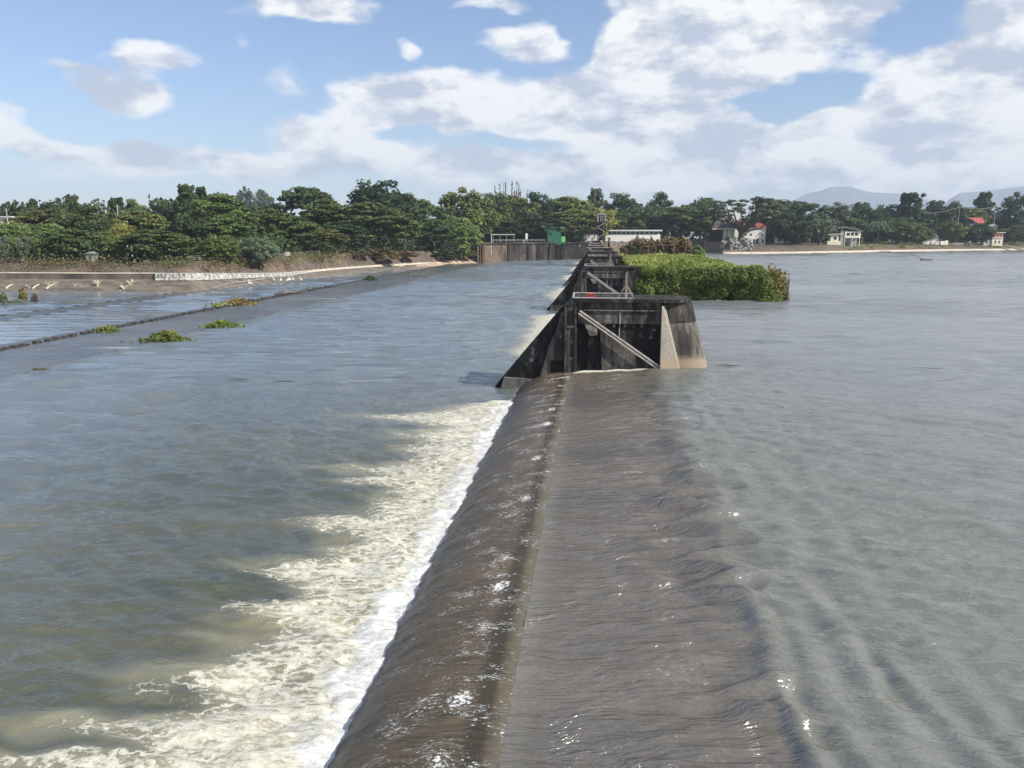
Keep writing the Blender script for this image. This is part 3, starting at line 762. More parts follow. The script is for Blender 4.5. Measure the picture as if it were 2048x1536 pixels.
WALL_T = 8.4
CB = [(955, 441), (1030, 466), (1100, 486), (1175, 506), (1280, 552), (1395, 590), (1462, 560)]
CBx = [c[0] for c in CB]; CBd = [c[1] for c in CB]
loft('terrace_ground', CB, [(0.6, -5), (0.8, WALL_T - 0.1), (30, 8.4), (140, 8.6), (2300, 9)], BANK, 'terrace ground behind the abutment wall', 'ground')
RB = [(1448, 553), (1460, 551), (1530, 557), (1600, 567), (1700, 605), (1800, 646), (1900, 682), (2048, 721), (2300, 765), (2900, 830)]
RBx = [c[0] for c in RB]; RBd = [c[1] for c in RB]
def rfoot(px): return float(np.interp(px, RBx, RBd))
loft('right_bank_kerb', RB, [(-0.5, -1.0), (0.0, 0.25), (3.0, 1.3), (3.6, 1.35)], LEDGE, 'pale concrete toe of the right bank slope', 'bank', 0.0, 4)
loft('right_bank', RB, [(2.8, 0.9), (8, 2.2), (15, 3.8), (25, 5.6), (60, 6.2), (160, 7.2), (2300, 9)], BANK, 'earth and stone slope of the right bank', 'bank', 1.2, 10)

def ground_z(px, d):
    if px < 958: return float(np.interp(d - lfoot(px), [13, 17, 21, 26, 34, 60, 140, 2600], [1.2, 2.2, 3.2, 4.1, 4.3, 5, 6, 8]))
    if px < 1455: return 8.4
    return float(np.interp(d - rfoot(px), [3, 8, 15, 25, 60, 160, 2300], [.9, 2.2, 3.8, 5.6, 6.2, 7.2, 9]))

# white water falling over the ledge of the side sill
def curtain():
    m, gg, b, o = new_mat('falling_water')
    pos = gg.n('NewGeometry').outputs['Position']
    n = gg.noise(gg.scl(pos, (1.4, 1.4, 0.12)), 1.0, 4, 0.6)
    gg.put(b.inputs['Base Color'], gg.mix(gg.mr(n, 0.40, 0.60), (0.13, 0.12, 0.10), (0.44, 0.43, 0.40)))
    b.inputs['Roughness'].default_value = 0.7
    return m
WHITEW = curtain()
WC = [(303, lfoot(303)), (370, 219), (430, 230), (500, 246), (560, 262), (612, 291)]
loft('waterfall', WC, [lambda p: (12.0, lerp(1.34, -1.3, beach(p))), lambda p: (10.3, lerp(1.36, -1.5, beach(p))), lambda p: (9.9, lerp(1.1, -1.65, beach(p))), lambda p: (9.5, lerp(0.1, -1.8, beach(p))), lambda p: (9.0, lerp(-.45, -1.9, beach(p))), lambda p: (8.4, lerp(-.75, -2.0, beach(p)))], WHITEW, 'long low white waterfall over the left bank ledge', 'waterfall', 0.0, 8)
mb = MB()
pts = [(418, 0.75), (432, 2.2), (446, 3.8), (470, 4.9), (500, 5.9), (530, 7.0), (562, 7.8), (590, 8.3)]
def apron_pt(px, o_):
    d_ = lfoot(px) + o_; x, y = XY(px, d_)
    return Vector((x, y, float(np.interp(o_, [0.6, lerp(5, 6, beach(px)), 10], [-3.5, lerp(-2.0, -2.7, beach(px)), lerp(-.5, -1.9, beach(px))])) + 0.25))
prev = None
for (px, o_) in pts:
    a = apron_pt(px, o_ - 0.35); b_ = apron_pt(px, o_ + 0.55)
    if prev: mb.add([prev[0], a, b_, prev[1]], [(0, 1, 2, 3)])
    prev = (a, b_)
tag(mb.build('rivulet', WHITEW), 'white rivulet running down the left bank apron', 'water', kind='structure')

# ------------------------------------------------------------------ hills
def ridge(name, prof, d0, label):
    pxs = np.linspace(prof[0][0], prof[-1][0], 120)
    tops = np.interp(pxs, [p[0] for p in prof], [p[1] for p in prof])
    V = []; nrow = 9
    for i, (p_, t_) in enumerate(zip(pxs, tops)):
        zt = CH + (474 - t_) * d0 / F + (vnoise(np.array([p_ * 0.16]), np.array([3.0]), 5)[0] - .5) * 6
        for k in range(nrow):
            s = k / (nrow - 1); h_ = math.sin(min(1, s * 2) * math.pi / 2) if s <= 0.5 else math.cos((s - 0.5) * math.pi)
            dd = d0 + (s - 0.5) * 2400
            x, y = XY(p_, dd)
            zz = max(-2, zt * h_ * (1 + 0.0 * k))
            if 0 < k < nrow - 1 and k != nrow // 2: zz *= 0.88 + 0.24 * fbm(np.array([p_ * 0.07]), np.array([k * 0.8]), 3, 6)[0]
            V.append((x, y, zz))
    i = np.arange(119)[:, None] * nrow + np.arange(nrow - 1)[None, :]
    Q = np.stack([i, i + nrow, i + nrow + 1, i + 1], -1).reshape(-1, 4)
    tag(link(name, mesh_np(name, np.array(V), Q, True), HILLM), label, 'hill', kind='structure')
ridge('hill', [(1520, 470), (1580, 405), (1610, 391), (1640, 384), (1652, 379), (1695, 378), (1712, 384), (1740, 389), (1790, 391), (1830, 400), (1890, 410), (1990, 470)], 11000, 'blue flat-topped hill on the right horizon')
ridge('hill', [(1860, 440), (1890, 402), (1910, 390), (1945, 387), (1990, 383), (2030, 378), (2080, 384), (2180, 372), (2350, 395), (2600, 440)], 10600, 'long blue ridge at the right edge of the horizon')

# ------------------------------------------------------------------ piers
def make_pier():
    t = empty('dam_pier', (0, 0, 0))
    mb = MB(); mb.box(-0.5, 6.4, 0.6, 5.4, -3.5, 6.0)
    mb.box(-1.5, -0.5, 0.85, 5.4, -3.5, 6.0)
    mb.build('body', PIERD, t)
    # upper face beam stands proud of the wall
    mb = MB(); mb.box(-1.42, 6.03, 0.32, 0.597, 4.05, 5.2); mb.build('face_panel', PIERC, t)
    mb = MB(); mb.box(-1.42, 6.03, 0.16, 0.597, 5.203, 5.32); mb.build('ledge', SLABC, t)
    mb = MB(); mb.box(-1.42, 6.03, 0.40, 0.597, 5.323, 6.0); mb.build('face_panel', PIERC, t)
    # gate pilaster
    mb = MB(); mb.box(-2.66, -1.503, 0.15, 5.3, -3.5, 5.66)
    mb.box(-2.62, -2.45, 0.02, 0.147, -1.0, 5.5); mb.box(-1.72, -1.56, 0.02, 0.147, -1.0, 5.6); mb.box(-2.44, -1.73, 0.04, 0.147, 3.65, 3.85)
    mb.build('gate_pilaster', PIERC, t)
    mb = MB(); mb.box(-2.3, -1.85, 0.09, 0.147, 3.95, 5.2); mb.build('niche_shade', SHADEM, t)  # flat black plate, painted shade instead of a cut recess
    # downstream wedge, blunt nose
    k = (5.58 + 2.05) / (-2.75 + 9.1)
    poly = [(-10.35, -3.55), (-2.663, -3.55), (-2.663, 5.58), (-2.78, 5.58), (-4.9, 5.58 - k * 2.12), (-7.0, 5.58 - k * 4.22), (-9.1, -2.05)]
    y0 = [2.2, 0.8, 0.8, 1.2, 1.0, 1.1, 1.7]; y1 = [3.6, 4.8, 4.8, 4.4, 4.6, 4.5, 4.0]
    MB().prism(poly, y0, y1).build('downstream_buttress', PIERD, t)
    mb = MB(); mb.prism([(-4.9, -1.2), (-2.664, -1.2), (-2.664, 5.3), (-3.0, 5.0), (-3.35, 3.6), (-4.05, 2.0), (-4.4, 0.8)], 0.55, 0.81); mb.build('plaster_patch', PIERC, t)
    mb = MB(); mb.prism([(-8.75, -2.6), (-4.9, -2.6), (-4.9, -1.35), (-8.35, -1.25)], [1.2, .74, .74, 1.05], [1.75, 1.0, 1.0, 1.6]); mb.build('silt_band', SLABC, t)
    mb = MB(); mb.box(-3.9, -2.75, 0.50, 0.56, -0.55, 0.55); mb.build('niche_shade', SHADEM, t)  # raised black plate painted as the shade of an opening
    # pale wedge as a painted patch of sun, triangular sill plate under the brace
    mb = MB(); mb.prism([(-0.35, 2.9), (0.35, 3.0), (0.28, 3.55), (-1.05, 4.45)], [.25, .25, .3, .5], .6); mb.build('sun_patch', PIERL, t)
    mb = MB(); mb.prism([(1.0, -3), (6.0, -3), (6.0, 0.2), (2.8, 1.9), (0.6, 3.3)], [.12, .12, .2, .32, .4], .6); mb.build('sill_plate', PIERC, t)
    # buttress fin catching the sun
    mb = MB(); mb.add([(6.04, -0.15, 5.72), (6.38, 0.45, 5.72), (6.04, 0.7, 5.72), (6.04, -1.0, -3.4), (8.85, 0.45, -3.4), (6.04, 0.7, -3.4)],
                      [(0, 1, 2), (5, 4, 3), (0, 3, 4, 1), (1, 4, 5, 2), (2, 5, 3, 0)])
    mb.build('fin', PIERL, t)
    # rounded cutwater, leaning
    for nm, zs, grow in (('cutwater', (-3.5, 0.0, 2.0, 4.17), 0.0), ('cutwater_cap', (4.175, 5.2, 6.0), 0.05)):
        mb = MB(); N = 14; rings = []
        for z in zs:
            tip = 10.68 - 0.292 * z + grow; xb = 6.405; hw = 2.55 + grow - 0.02 * z
            rings.append([(xb + (tip - xb) * math.sin(math.pi * i / N) ** 0.8, 3.0 - hw * math.cos(math.pi * i / N), z) for i in range(N + 1)])
        vs = [p for r_ in rings for p in r_]; n = N + 1
        for j in range(len(zs) - 1):
            mb.add(rings[j] + rings[j + 1], [(i, i + 1, n + i + 1, n + i) for i in range(N)], True)
        mb.add(rings[-1], [tuple(range(n))]); mb.add(rings[0], [tuple(range(n - 1, -1, -1))])
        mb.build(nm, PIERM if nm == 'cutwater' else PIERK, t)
    # deck slab
    mb = MB(); ring = [(-1.85, -0.1), (6.2, -0.1)] + [(6.2 + 2.72 * math.sin(math.pi * i / 10) ** 0.8, 3.0 - 3.1 * math.cos(math.pi * i / 10)) for i in range(1, 10)] + [(6.2, 5.7), (-1.85, 5.7)]
    n = len(ring)
    mb.add([(x, y, 6.003) for x, y in ring] + [(x, y, 6.31) for x, y in ring], [tuple(range(n - 1, -1, -1)), tuple(range(n, 2 * n))] + [(i, (i + 1) % n, (i + 1) % n + n, i + n) for i in range(n)])
    mb.build('deck_slab', DECKC, t)
    # steel brace: two rails with a gap
    for off in (-0.13, 0.13):
        dz = Vector((7.3, 0, -4.9)).normalized(); nrm = Vector((-dz.z, 0, dz.x))
        p0 = Vector((-1.33, -0.05, 5.12)) + nrm * off; p1 = Vector((6.0, -0.35, 0.12)) + nrm * off
        MB().bar(p0, p1, 0.15, 0.14).build('brace_rail', STEEL, t)
    MB().bar((-1.3, 0.1, 5.1), (5.98, -0.2, 0.14), 0.08, 0.2).build('brace_web', RUST, t)
    for x, z in ((0.95, 3.9), (1.85, 3.82), (2.85, 3.82), (3.6, 3.82), (4.35, 3.82), (5.5, 3.5), (3.65, 4.62), (4.0, 5.72)):
        y = 0.30 if 4.05 < z < 5.2 else (0.38 if z > 5.3 else 0.58)
        MB().box(x - 0.11, x + 0.11, y - 0.03, y + 0.01, z - 0.11, z + 0.11).build('anchor_plate', SLABC, t)
    MB().tube([(2.35, 0.27, 5.2), (2.35, 0.27, 4.05)], 0.04).build('pipe', PIPE, t)
    MB().tube([(2.35, 0.53, 4.04), (2.33, 0.53, 2.6)], 0.04).build('pipe', PIPE, t)
    # low pipe rails lying along the deck
    MB().tube([(-1.9, 0.05, 6.40), (1.0, 0.05, 6.38), (3.4, 0.1, 6.38)], 0.06).build('deck_pipe', PIPE, t)
    MB().tube([(-1.9, 2.6, 6.62), (-1.9, 0.05, 6.43)], 0.08).build('deck_pipe', PIPE, t)
    MB().tube([(-1.9, 2.6, 6.66), (1.0, 2.6, 6.64), (3.6, 2.6, 6.62)], 0.06).build('deck_pipe', PIPE, t)
    for x in (-1.4, 0.6, 2.4):
        MB().box(x - 0.06, x + 0.06, 2.55, 2.65, 6.312, 6.58).build('pipe_stand', SLABC, t)
    return t
pier = make_pier()
GP = 'black stained concrete dam piers'
PL = ['nearest and largest black stained dam pier with pale diagonal brace and deck pipes',
      'second dam pier, standing at the left end of the overgrown island',
      'third dam pier, its brace seen just above the second pier deck',
      'fourth dam pier, mostly hidden behind the third',
      'fifth dam pier, carrying the hoist tower']
for i, y in enumerate(PIERS[:5]):
    o = pier if i == 0 else copy_tree(pier)
    o.location = (0, y, 0)
    if i:
        for ch in children(o):
            if ch.name.startswith('fin'): ch.material_slots[0].link = 'OBJECT'; ch.material_slots[0].material = DECKC
    tag(o, PL[i], 'dam pier', GP)

# posts on the decks
def marker_post(loc, h_, label):
    t = empty('marker_post', loc, 0, label, 'post', 'pale braced posts on the pier decks')
    MB().bar((0, 0, 0), (0, 0, h_), 0.24, 0.24).build('post', WOODP, t)
    for s in (-1, 1): MB().bar((0.75 * s, -0.05, 0), (0.06 * s, -0.05, h_ * 0.52), 0.12, 0.12).build('strut', WOODP, t)
marker_post((2.85, 70.5, 6.31), 2.35, 'pale braced post on the deck of the nearest pier')
marker_post((2.9, 149.5, 6.31), 2.5, 'pale braced post on the deck of the second pier')
t = empty('red_box', (-0.25, 70.9, 6.31), 0, 'faded red metal box between the pipes on the nearest pier deck', 'box')
MB().box(-0.42, 0.42, -0.3, 0.3, 0.02, 0.4).build('case', REDP, t); MB().box(-0.45, 0.45, -0.33, 0.33, 0.402, 0.46).build('lid', rough_mat('faded_red_lid', (0.34, 0.10, 0.09), (0.45, 0.20, 0.18), 4), t)

# hoist tower on the fifth pier
t = empty('hoist_tower', (0, 386.0, 6.3), 0, 'dark steel hoist tower with pale lattice cabin above the far pier', 'tower')
for k, (x0, x1, z0, z1) in enumerate(((-4.2, 8, 0, .5), (-3.4, 4.0, .5, 1.5), (-2.2, 3.0, 1.5, 2.6), (-1.6, 2.6, 2.6, 3.9))):
    MB().box(x0, x1, -0.8 + k * .3, 5, z0, z1).build('base_step', WALLC, t)
    MB().box(x0, x1 - 1, -1.0 + k * .3, -0.8 + k * .3, z1 - 0.28, z1).build('step_edge', PIPE, t)
for x in (1.1, 4.6):
    for y in (0, 3.4): MB().bar((x, y, 0), (x, y, 15.2), 0.42, 0.42).build('column', PIERD, t)
for z in (4.5, 7.5, 10.0, 12.4): MB().box(0.6, 5.1, -0.3, 3.7, z, z + 0.5).build('platform', WALLC, t)
MB().box(1.4, 3.6, 1.6, 1.9, 3.9, 15).build('shaft', PIERD, t)
for a, b_ in (((1.1, -.2, 4.9), (4.6, -.2, 7.5)), ((4.6, -.2, 8), (1.1, -.2, 10)), ((1.1, -.2, 10.5), (4.6, -.2, 12.4)), ((5.0, 0, 13.8), (7.2, 0, 12.2)), ((6.8, 0, 3.0), (5.2, 0, 7.8))):
    MB().bar(a, b_, 0.25, 0.25).build('brace', PIPE, t)
MB().box(6.0, 7.2, 0, 1, 0.5, 5.2).build('stair', WALLC, t)
for i in range(5): MB().box(5.7 + i * .35, 6.3 + i * .35, -0.4, 0, 5.0 - i * .9, 5.2 - i * .9).build('stair_tread', PIPE, t)
cf = MB(); z0, z1 = 12.6, 16.4
for a, b_ in (((1, 0, z0), (4.7, 0, z0)), ((1, 0, z1), (4.7, 0, z1)), ((1, 0, z0), (1, 0, z1)), ((4.7, 0, z0), (4.7, 0, z1))): cf.bar(a, b_, 0.5, 0.5)
cabin = cf.build('cabin_frame', PIPE, t)
MB().box(1.3, 4.4, 1.4, 1.6, z0 + .2, z1 - .2).build('cabin_shade', SHADEM, cabin)
for i in range(3):
    MB().bar((2.3 + i * .8, 0.1, z0), (2.3 + i * .8, 0.1, z1), 0.14, 0.14).build('lattice_bar', STEEL, cabin)
    MB().bar((1.9, 0.05, z0 + .9 + i * .95), (4.5, 0.05, z0 + .9 + i * .95), 0.14, 0.14).build('lattice_bar', STEEL, cabin)
MB().bar((2.9, 0, z1), (2.9, 0, z1 + 1.6), 0.3, 0.3).build('mast', PIPE, t)

# ------------------------------------------------------------------ abutment walls
def wall_run(name, pts, z0, z1, mat, label, thick=0.9):
    """wall along ground points, returned as a thing with panels between pilasters"""
    x0, y0 = pts[0]
    t = empty(name, (x0, y0, z0), 0, label, 'wall')
    for ip, (a, b_) in enumerate(zip(pts[:-1], pts[1:])):
        a = Vector((a[0] - x0, a[1] - y0, 0)); b_ = Vector((b_[0] - x0, b_[1] - y0, 0))
        u = (b_ - a).normalized(); nrm = Vector((-u.y, u.x, 0)) * thick
        hgt = Vector((0, 0, z1 - z0))
        vs = [a, b_, b_ + nrm, a + nrm]; vs = vs + [v + hgt for v in vs]
        MB().add(vs, [(3, 2, 1, 0), (4, 5, 6, 7), (0, 1, 5, 4), (1, 2, 6, 5), (2, 3, 7, 6), (3, 0, 4, 7)]).build('wall_panel', mat[min(ip, len(mat) - 1)] if isinstance(mat, list) else mat, t)
    return t
aw = [(960, 442), (1018, 462), (1058, 474), (1078, 480), (1120, 491), (1178, 506)]
awp = [XY(px, d) for px, d in aw]
t = wall_run('abutment_wall', awp, -4.5, 8.5, [concrete_mat('brown_wall', (0.19, 0.135, 0.10), (0.10, 0.074, 0.056), (0.03, 0.026, 0.023), 0.50, False, 0.9, 0.28), WALLC, WALLC, concrete_mat('dark_wall', (0.06, 0.052, 0.045), (0.035, 0.031, 0.028), (0.014, 0.013, 0.013), 0.66, False, 0.9, 0.28)], 'tall brown stained concrete abutment wall with pilasters below the green hut')
x0, y0 = awp[0]
AWPIL = rough_mat('sunlit_pilaster', (0.20, 0.16, 0.125), (0.34, 0.28, 0.22), 0.4, 0.9)
for px, d, w, mt in ((967, 443, 1.3, RUST), (1018, 461, 1.5, WALLC), (1058, 473, 1.6, WALLC), (1076, 479, 1.3, WALLC), (1100, 485, 0.8, WALLC), (1118, 489, 0.9, WALLC), (1126, 491, .8, WALLC)):
    x, y = XY(px, d); MB().box(x - x0 - w / 2, x - x0 + w / 2, y - y0 - 0.9, y - y0 - 0.05, 0, 12.0).build('pilaster', mt, t)
for (a, b_) in zip(awp[:-1], awp[1:]):
    MB().bar((a[0] - x0, a[1] - y0 - 0.25, 12.6), (b_[0] - x0, b_[1] - y0 - .25, 12.6), 1.3, 0.7).build('coping', WALLC, t)
# railing on top of the abutment
rl = empty('railing', (x0, y0, 8.9), 0, 'thin pale railing along the top of the abutment wall', 'railing')
for i in range(13):
    f_ = i / 12; px = lerp(985, 1090, f_); d = float(np.interp(px, CBx, CBd)) + 1.2; x, y = XY(px, d)
    MB().bar((x - x0, y - y0, 0), (x - x0, y - y0, 1.4), .12, .12).build('rail_post', PIPE, rl)
    if i:
        for z in (.75, 1.4): MB().bar((pv[0], pv[1], z), (x - x0, y - y0, z), .1, .1).build('rail', PIPE, rl)
    pv = (x - x0, y - y0)
# dark upstream wall and the pale rubble block beside it
uw = [XY(1385, 586), XY(1420, 584), XY(1452, 570)]
wall_run('retaining_wall', uw, -1.0, 10.2, PIERD, 'dark plain retaining wall at the waterline beyond the island', 1.0)
def rubble(name, c, r_, label, cat, mat, n=90, sz=(0.7, 1.6)):
    t = empty(name, c, 0, label, cat)
    rs = random.Random(5)
    base = MB()
    ico = [(0, 0, 1), (.9, 0, .45), (.28, .85, .45), (-.72, .52, .45), (-.72, -.52, .45), (.28, -.85, .45), (.72, .52, -.45), (-.28, .85, -.45), (-.9, 0, -.45), (-.28, -.85, -.45), (.72, -.52, -.45), (0, 0, -1)]
    fs = [(0, 1, 2), (0, 2, 3), (0, 3, 4), (0, 4, 5), (0, 5, 1), (1, 6, 2), (2, 7, 3), (3, 8, 4), (4, 9, 5), (5, 10, 1), (6, 7, 2), (7, 8, 3), (8, 9, 4), (9, 10, 5), (10, 6, 1), (11, 7, 6), (11, 8, 7), (11, 9, 8), (11, 10, 9), (11, 6, 10)]
    base.add([(x * (1 + .15 * rs.uniform(-1, 1)), y * (1 + .15 * rs.uniform(-1, 1)), z * .8) for x, y, z in ico], fs)
    me = base.mesh('stone'); me.materials.append(mat)
    for i in range(n):
        o = bpy.data.objects.new('stone', me); COL.objects.link(o); o.parent = t
        a, b_ = rs.uniform(-1, 1), rs.random()
        o.location = (a * r_[0], rs.uniform(-1, 1) * r_[1] * (1 - .55 * b_) , b_ * r_[2])
        s = rs.uniform(*sz); o.scale = (s, s * rs.uniform(.7, 1.2), s * rs.uniform(.6, 1.2)); o.rotation_euler = (rs.uniform(0, 6), rs.uniform(0, 6), rs.uniform(0, 6))
    return t
x, y = XY(1475, 566)
rubble('stone_pile', (x, y, 0), (10.5, 4.5, 10.2), 'high pale rubble stone mound at the foot of the big branching tree', 'stones', rough_mat('pale_rubble', (0.15, 0.135, 0.12), (0.38, 0.35, 0.31), 0.6, 0.95, 0.2), 130, (0.9, 2.1))

# ------------------------------------------------------------------ teeth along the sill
t = empty('dentated_sill', (-76.2, 60, -2.6), 0, 'long row of dark concrete teeth along the downstream sill', 'sill')
me = MB().box(-0.45, 0.45, -0.55, 0.55, -0.6, 0.24).mesh('tooth'); me.materials.append(rough_mat('wet_tooth', (0.025, 0.024, 0.022), (0.07, 0.065, 0.058), 1.5, 0.6))
yy = -20.0; k = 0
while yy < 180 and k < 160:
    o = bpy.data.objects.new('tooth', me); COL.objects.link(o); o.parent = t
    o.location = (random.uniform(-.1, .1) - 0.012 * max(yy, 0), yy, random.uniform(-.06, .05)); o.scale = (random.uniform(.8, 1.1), random.uniform(.85, 1.15), 1); o.rotation_euler = (0, random.uniform(-.08, .08), random.uniform(-.1, .1))
    yy += random.choice((1.55, 1.6, 1.7, 2.6)) ; k += 1
MB().box(-2.2, 0.5, 160, 360, -0.8, 0.16).build('kerb', rough_mat('wet_kerb', (0.03, 0.03, 0.028), (0.09, 0.085, 0.075), 1.0, 0.6), t)

# ------------------------------------------------------------------ foliage generators
def leaves(C, N, size, aspect=1.6, tone=None, rng=RNG, wild=0.7):
    """quads at centres C with normals near N"""
    n = len(C)
    N = N + rng.normal(0, wild, (n, 3)); N /= np.linalg.norm(N, axis=1, keepdims=True) + 1e-9
    ref = rng.normal(0, 1, (n, 3))
    U = np.cross(N, ref); U /= np.linalg.norm(U, axis=1, keepdims=True) + 1e-9
    Vv = np.cross(N, U)
    s = size * rng.uniform(0.6, 1.35, (n, 1))
    U = U * s * 0.5 * aspect; Vv = Vv * s * 0.5
    bend = N * s * 0.12
    Q = np.stack([C - U, C - Vv - bend, C + U, C + Vv - bend], 1).reshape(-1, 3)
    idx = np.arange(n * 4).reshape(-1, 4)
    if tone is None: tone = rng.random(n)
    return Q, idx, np.repeat(tone, 4)

def clump_crown(kind, seed):
    """normalised crown: height 1 (trunk foot at 0), half width 0.5 -> returns leaf mesh and wood MB"""
    rng = np.random.default_rng(seed)
    wood = MB(); C = []; Nn = []; T = []; size = 0.033
    def clump(c, r_, n, flat=0.6, up=0.6, tone=0.5, hang=0.0):
        p = rng.normal(0, 1, (n, 3)); p /= np.linalg.norm(p, axis=1, keepdims=True); p *= rng.random((n, 1)) ** 0.45
        nn = p.copy(); nn[:, 2] += up
        q = p * np.array([r_, r_, r_ * flat]) + c
        q[:, 2] -= hang * rng.random(n) * r_
        C.append(q); Nn.append(nn); T.append(np.clip(tone + rng.normal(0, 0.16, n) + p[:, 2] * 0.12, 0, 1))
    tops = []
    if kind == 'rain':
        zc, ncl = 0.60, 95
        for i in range(ncl):
            a = rng.uniform(0, 6.283); rr = math.sqrt(rng.random()); 
            zz = 0.52 + 0.44 * math.sqrt(max(0, 1 - (rr * 0.98) ** 2)) * rng.uniform(0.72, 1.02) - 0.10 * rr
            lump = 1 + 0.12 * math.sin(a * 3 + seed) + 0.07 * math.sin(a * 5 + seed * 2)
            c = np.array([math.cos(a) * rr * 0.46 * lump, math.sin(a) * rr * 0.46 * lump, zz])
            clump(c, rng.uniform(0.07, 0.12), 80, 0.40, 1.2, 0.3 + 0.5 * rng.random()); tops.append(c)
        for i in range(40):
            a = rng.uniform(0, 6.283); rr = rng.uniform(0.75, 1.0)
            c = np.array([math.cos(a) * rr * 0.46, math.sin(a) * rr * 0.46, rng.uniform(0.30, 0.56)])
            clump(c, rng.uniform(0.05, 0.09), 48, 0.5, 0.6, 0.2 + 0.4 * rng.random()); tops.append(c)
    elif kind == 'dense':
        for i in range(120):
            v = rng.normal(0, 1, 3); v /= np.linalg.norm(v); 
            k = rng.uniform(0.62, 1.0); lump = 1 + 0.16 * math.sin(3.1 * v[0] + seed) * math.cos(2.7 * v[1] + seed * 1.7)
            c = np.array([v[0] * 0.43 * k * lump, v[1] * 0.43 * k * lump, 0.55 + v[2] * 0.41 * k * lump])
            clump(c, rng.uniform(0.075, 0.125), 76, 0.72, 0.8, 0.25 + 0.5 * rng.random()); tops.append(c)
    elif kind == 'tall':
        for i in range(105):
            h_ = rng.random() ** 0.8; z = 0.16 + 0.82 * h_
            w = 0.46 * (1 - h_) ** 0.55 * (0.75 + 0.35 * math.sin(h_ * 14 + seed)) + 0.05
            a = rng.uniform(0, 6.283); rr = rng.uniform(0.4, 1.0) * w
            c = np.array([math.cos(a) * rr, math.sin(a) * rr, z])
            clump(c, rng.uniform(0.045, 0.085), 50, 0.65, 0.6, 0.25 + 0.5 * rng.random()); tops.append(c)
        for tx in (-0.11, 0.14):
            for i in range(10):
                clump(np.array([tx + rng.normal(0, .035), rng.normal(0, .04), rng.uniform(.86, .985)]), 0.05, 42, .8, .5, .4)
    elif kind in ('sparse', 'bare'):
        n = 60 if kind == 'sparse' else 46
        for i in range(n):
            a = rng.uniform(0, 6.283); rr = math.sqrt(rng.random())
            zz = 0.50 + 0.46 * math.sqrt(max(0, 1 - rr ** 2)) * rng.uniform(0.6, 1.0)
            c = np.array([math.cos(a) * rr * 0.48, math.sin(a) * rr * 0.48, zz])
            clump(c, rng.uniform(0.035, 0.06), 30 if kind == 'sparse' else 34, 0.5, 0.9, 0.3 + 0.5 * rng.random()); tops.append(c)
        if kind == 'bare':
            for i in range(46):
                c = np.array([0.14 + 0.34 * rng.random(), rng.normal(0, .2), rng.uniform(.56, .86)])
                clump(c, 0.05, 44, .5, .9, .4); tops.append(c)
    elif kind == 'slim':
        for i in range(70):
            z = 0.36 + 0.60 * rng.random(); w = 0.40 * math.sin(min(1, (z - 0.28) / 0.5) * math.pi * 0.62)
            a = rng.uniform(0, 6.283); c = np.array([math.cos(a) * w * rng.random(), math.sin(a) * w * rng.random(), z])
            clump(c, rng.uniform(.05, .09), 42, 1.1, .4, .3 + .5 * rng.random(), 0.6)
        tops = [np.array([0.02, 0, .9])]
    elif kind == 'bamboo':
        for i in range(70):
            a = rng.uniform(0, 6.283); h_ = rng.uniform(.55, 1.0); lean = rng.uniform(.1, .46)
            for s in np.linspace(0.35, 1, 7):
                c = np.array([math.cos(a) * lean * s ** 2, math.sin(a) * lean * s ** 2, h_ * (s - 0.22 * s ** 4) + (1 - h_) * .0])
                clump(c, 0.045, 13, 1.0, .3, .3 + .5 * rng.random(), .5)
        tops = [np.array([.2, 0, .7]), np.array([-.2, .1, .75])]
    elif kind == 'plume':
        size = 0.02
        for i in range(26):
            x = rng.uniform(-.48, .48); yv = rng.uniform(-.3, .3); h_ = rng.uniform(.72, 1.0) * (1 - .35 * abs(x))
            wood.tube([(x * .6, yv, 0.1), (x * .9, yv, h_ * .6), (x, yv, h_)], [.010, .008, .003], 4)
            for s in np.linspace(.35, 1, 9):
                if rng.random() < .8: clump(np.array([x * (.6 + .4 * s), yv, h_ * s]), .018 + .012 * (1 - s), 7, 2.2, .2, .5 + .4 * rng.random())
    elif kind == 'palm':
        size = 0.03
        wood.tube([(0, 0, 0), (.02, 0, .4), (.0, 0, .8)], [.03, .024, .02], 6)
        for i in range(26):
            a = 6.283 * i / 26 + rng.uniform(-.1, .1); e0 = rng.uniform(-.1, 1.2); Lf = rng.uniform(.34, .5)
            pts = []
            for s in np.linspace(0, 1, 9):
                pts.append(np.array([math.cos(a) * Lf * s * math.cos(e0 * (1 - s)), math.sin(a) * Lf * s * math.cos(e0 * (1 - s)), .80 + math.sin(e0) * Lf * .55 * s * (1.4 - s) - .30 * s ** 2.2]))
            for s, p in enumerate(pts[1:]):
                n = 11; q = p + rng.normal(0, 1, (n, 3)) * np.array([.022, .022, .02]); q[:, 2] -= rng.random(n) * .05
                C.append(q); Nn.append(np.tile([math.cos(a) * .3, math.sin(a) * .3, 1.0], (n, 1))); T.append(np.clip(.35 + .3 * rng.random(n), 0, 1))
    elif kind == 'bush':
        for i in range(60):
            v = rng.normal(0, 1, 3); v /= np.linalg.norm(v); v[2] = abs(v[2])
            k = rng.uniform(0.55, 1.0)
            clump(np.array([v[0] * .42 * k, v[1] * .42 * k, .08 + v[2] * .84 * k]), rng.uniform(.07, .13), 44, .8, .6, .25 + .5 * rng.random())
        size = 0.05
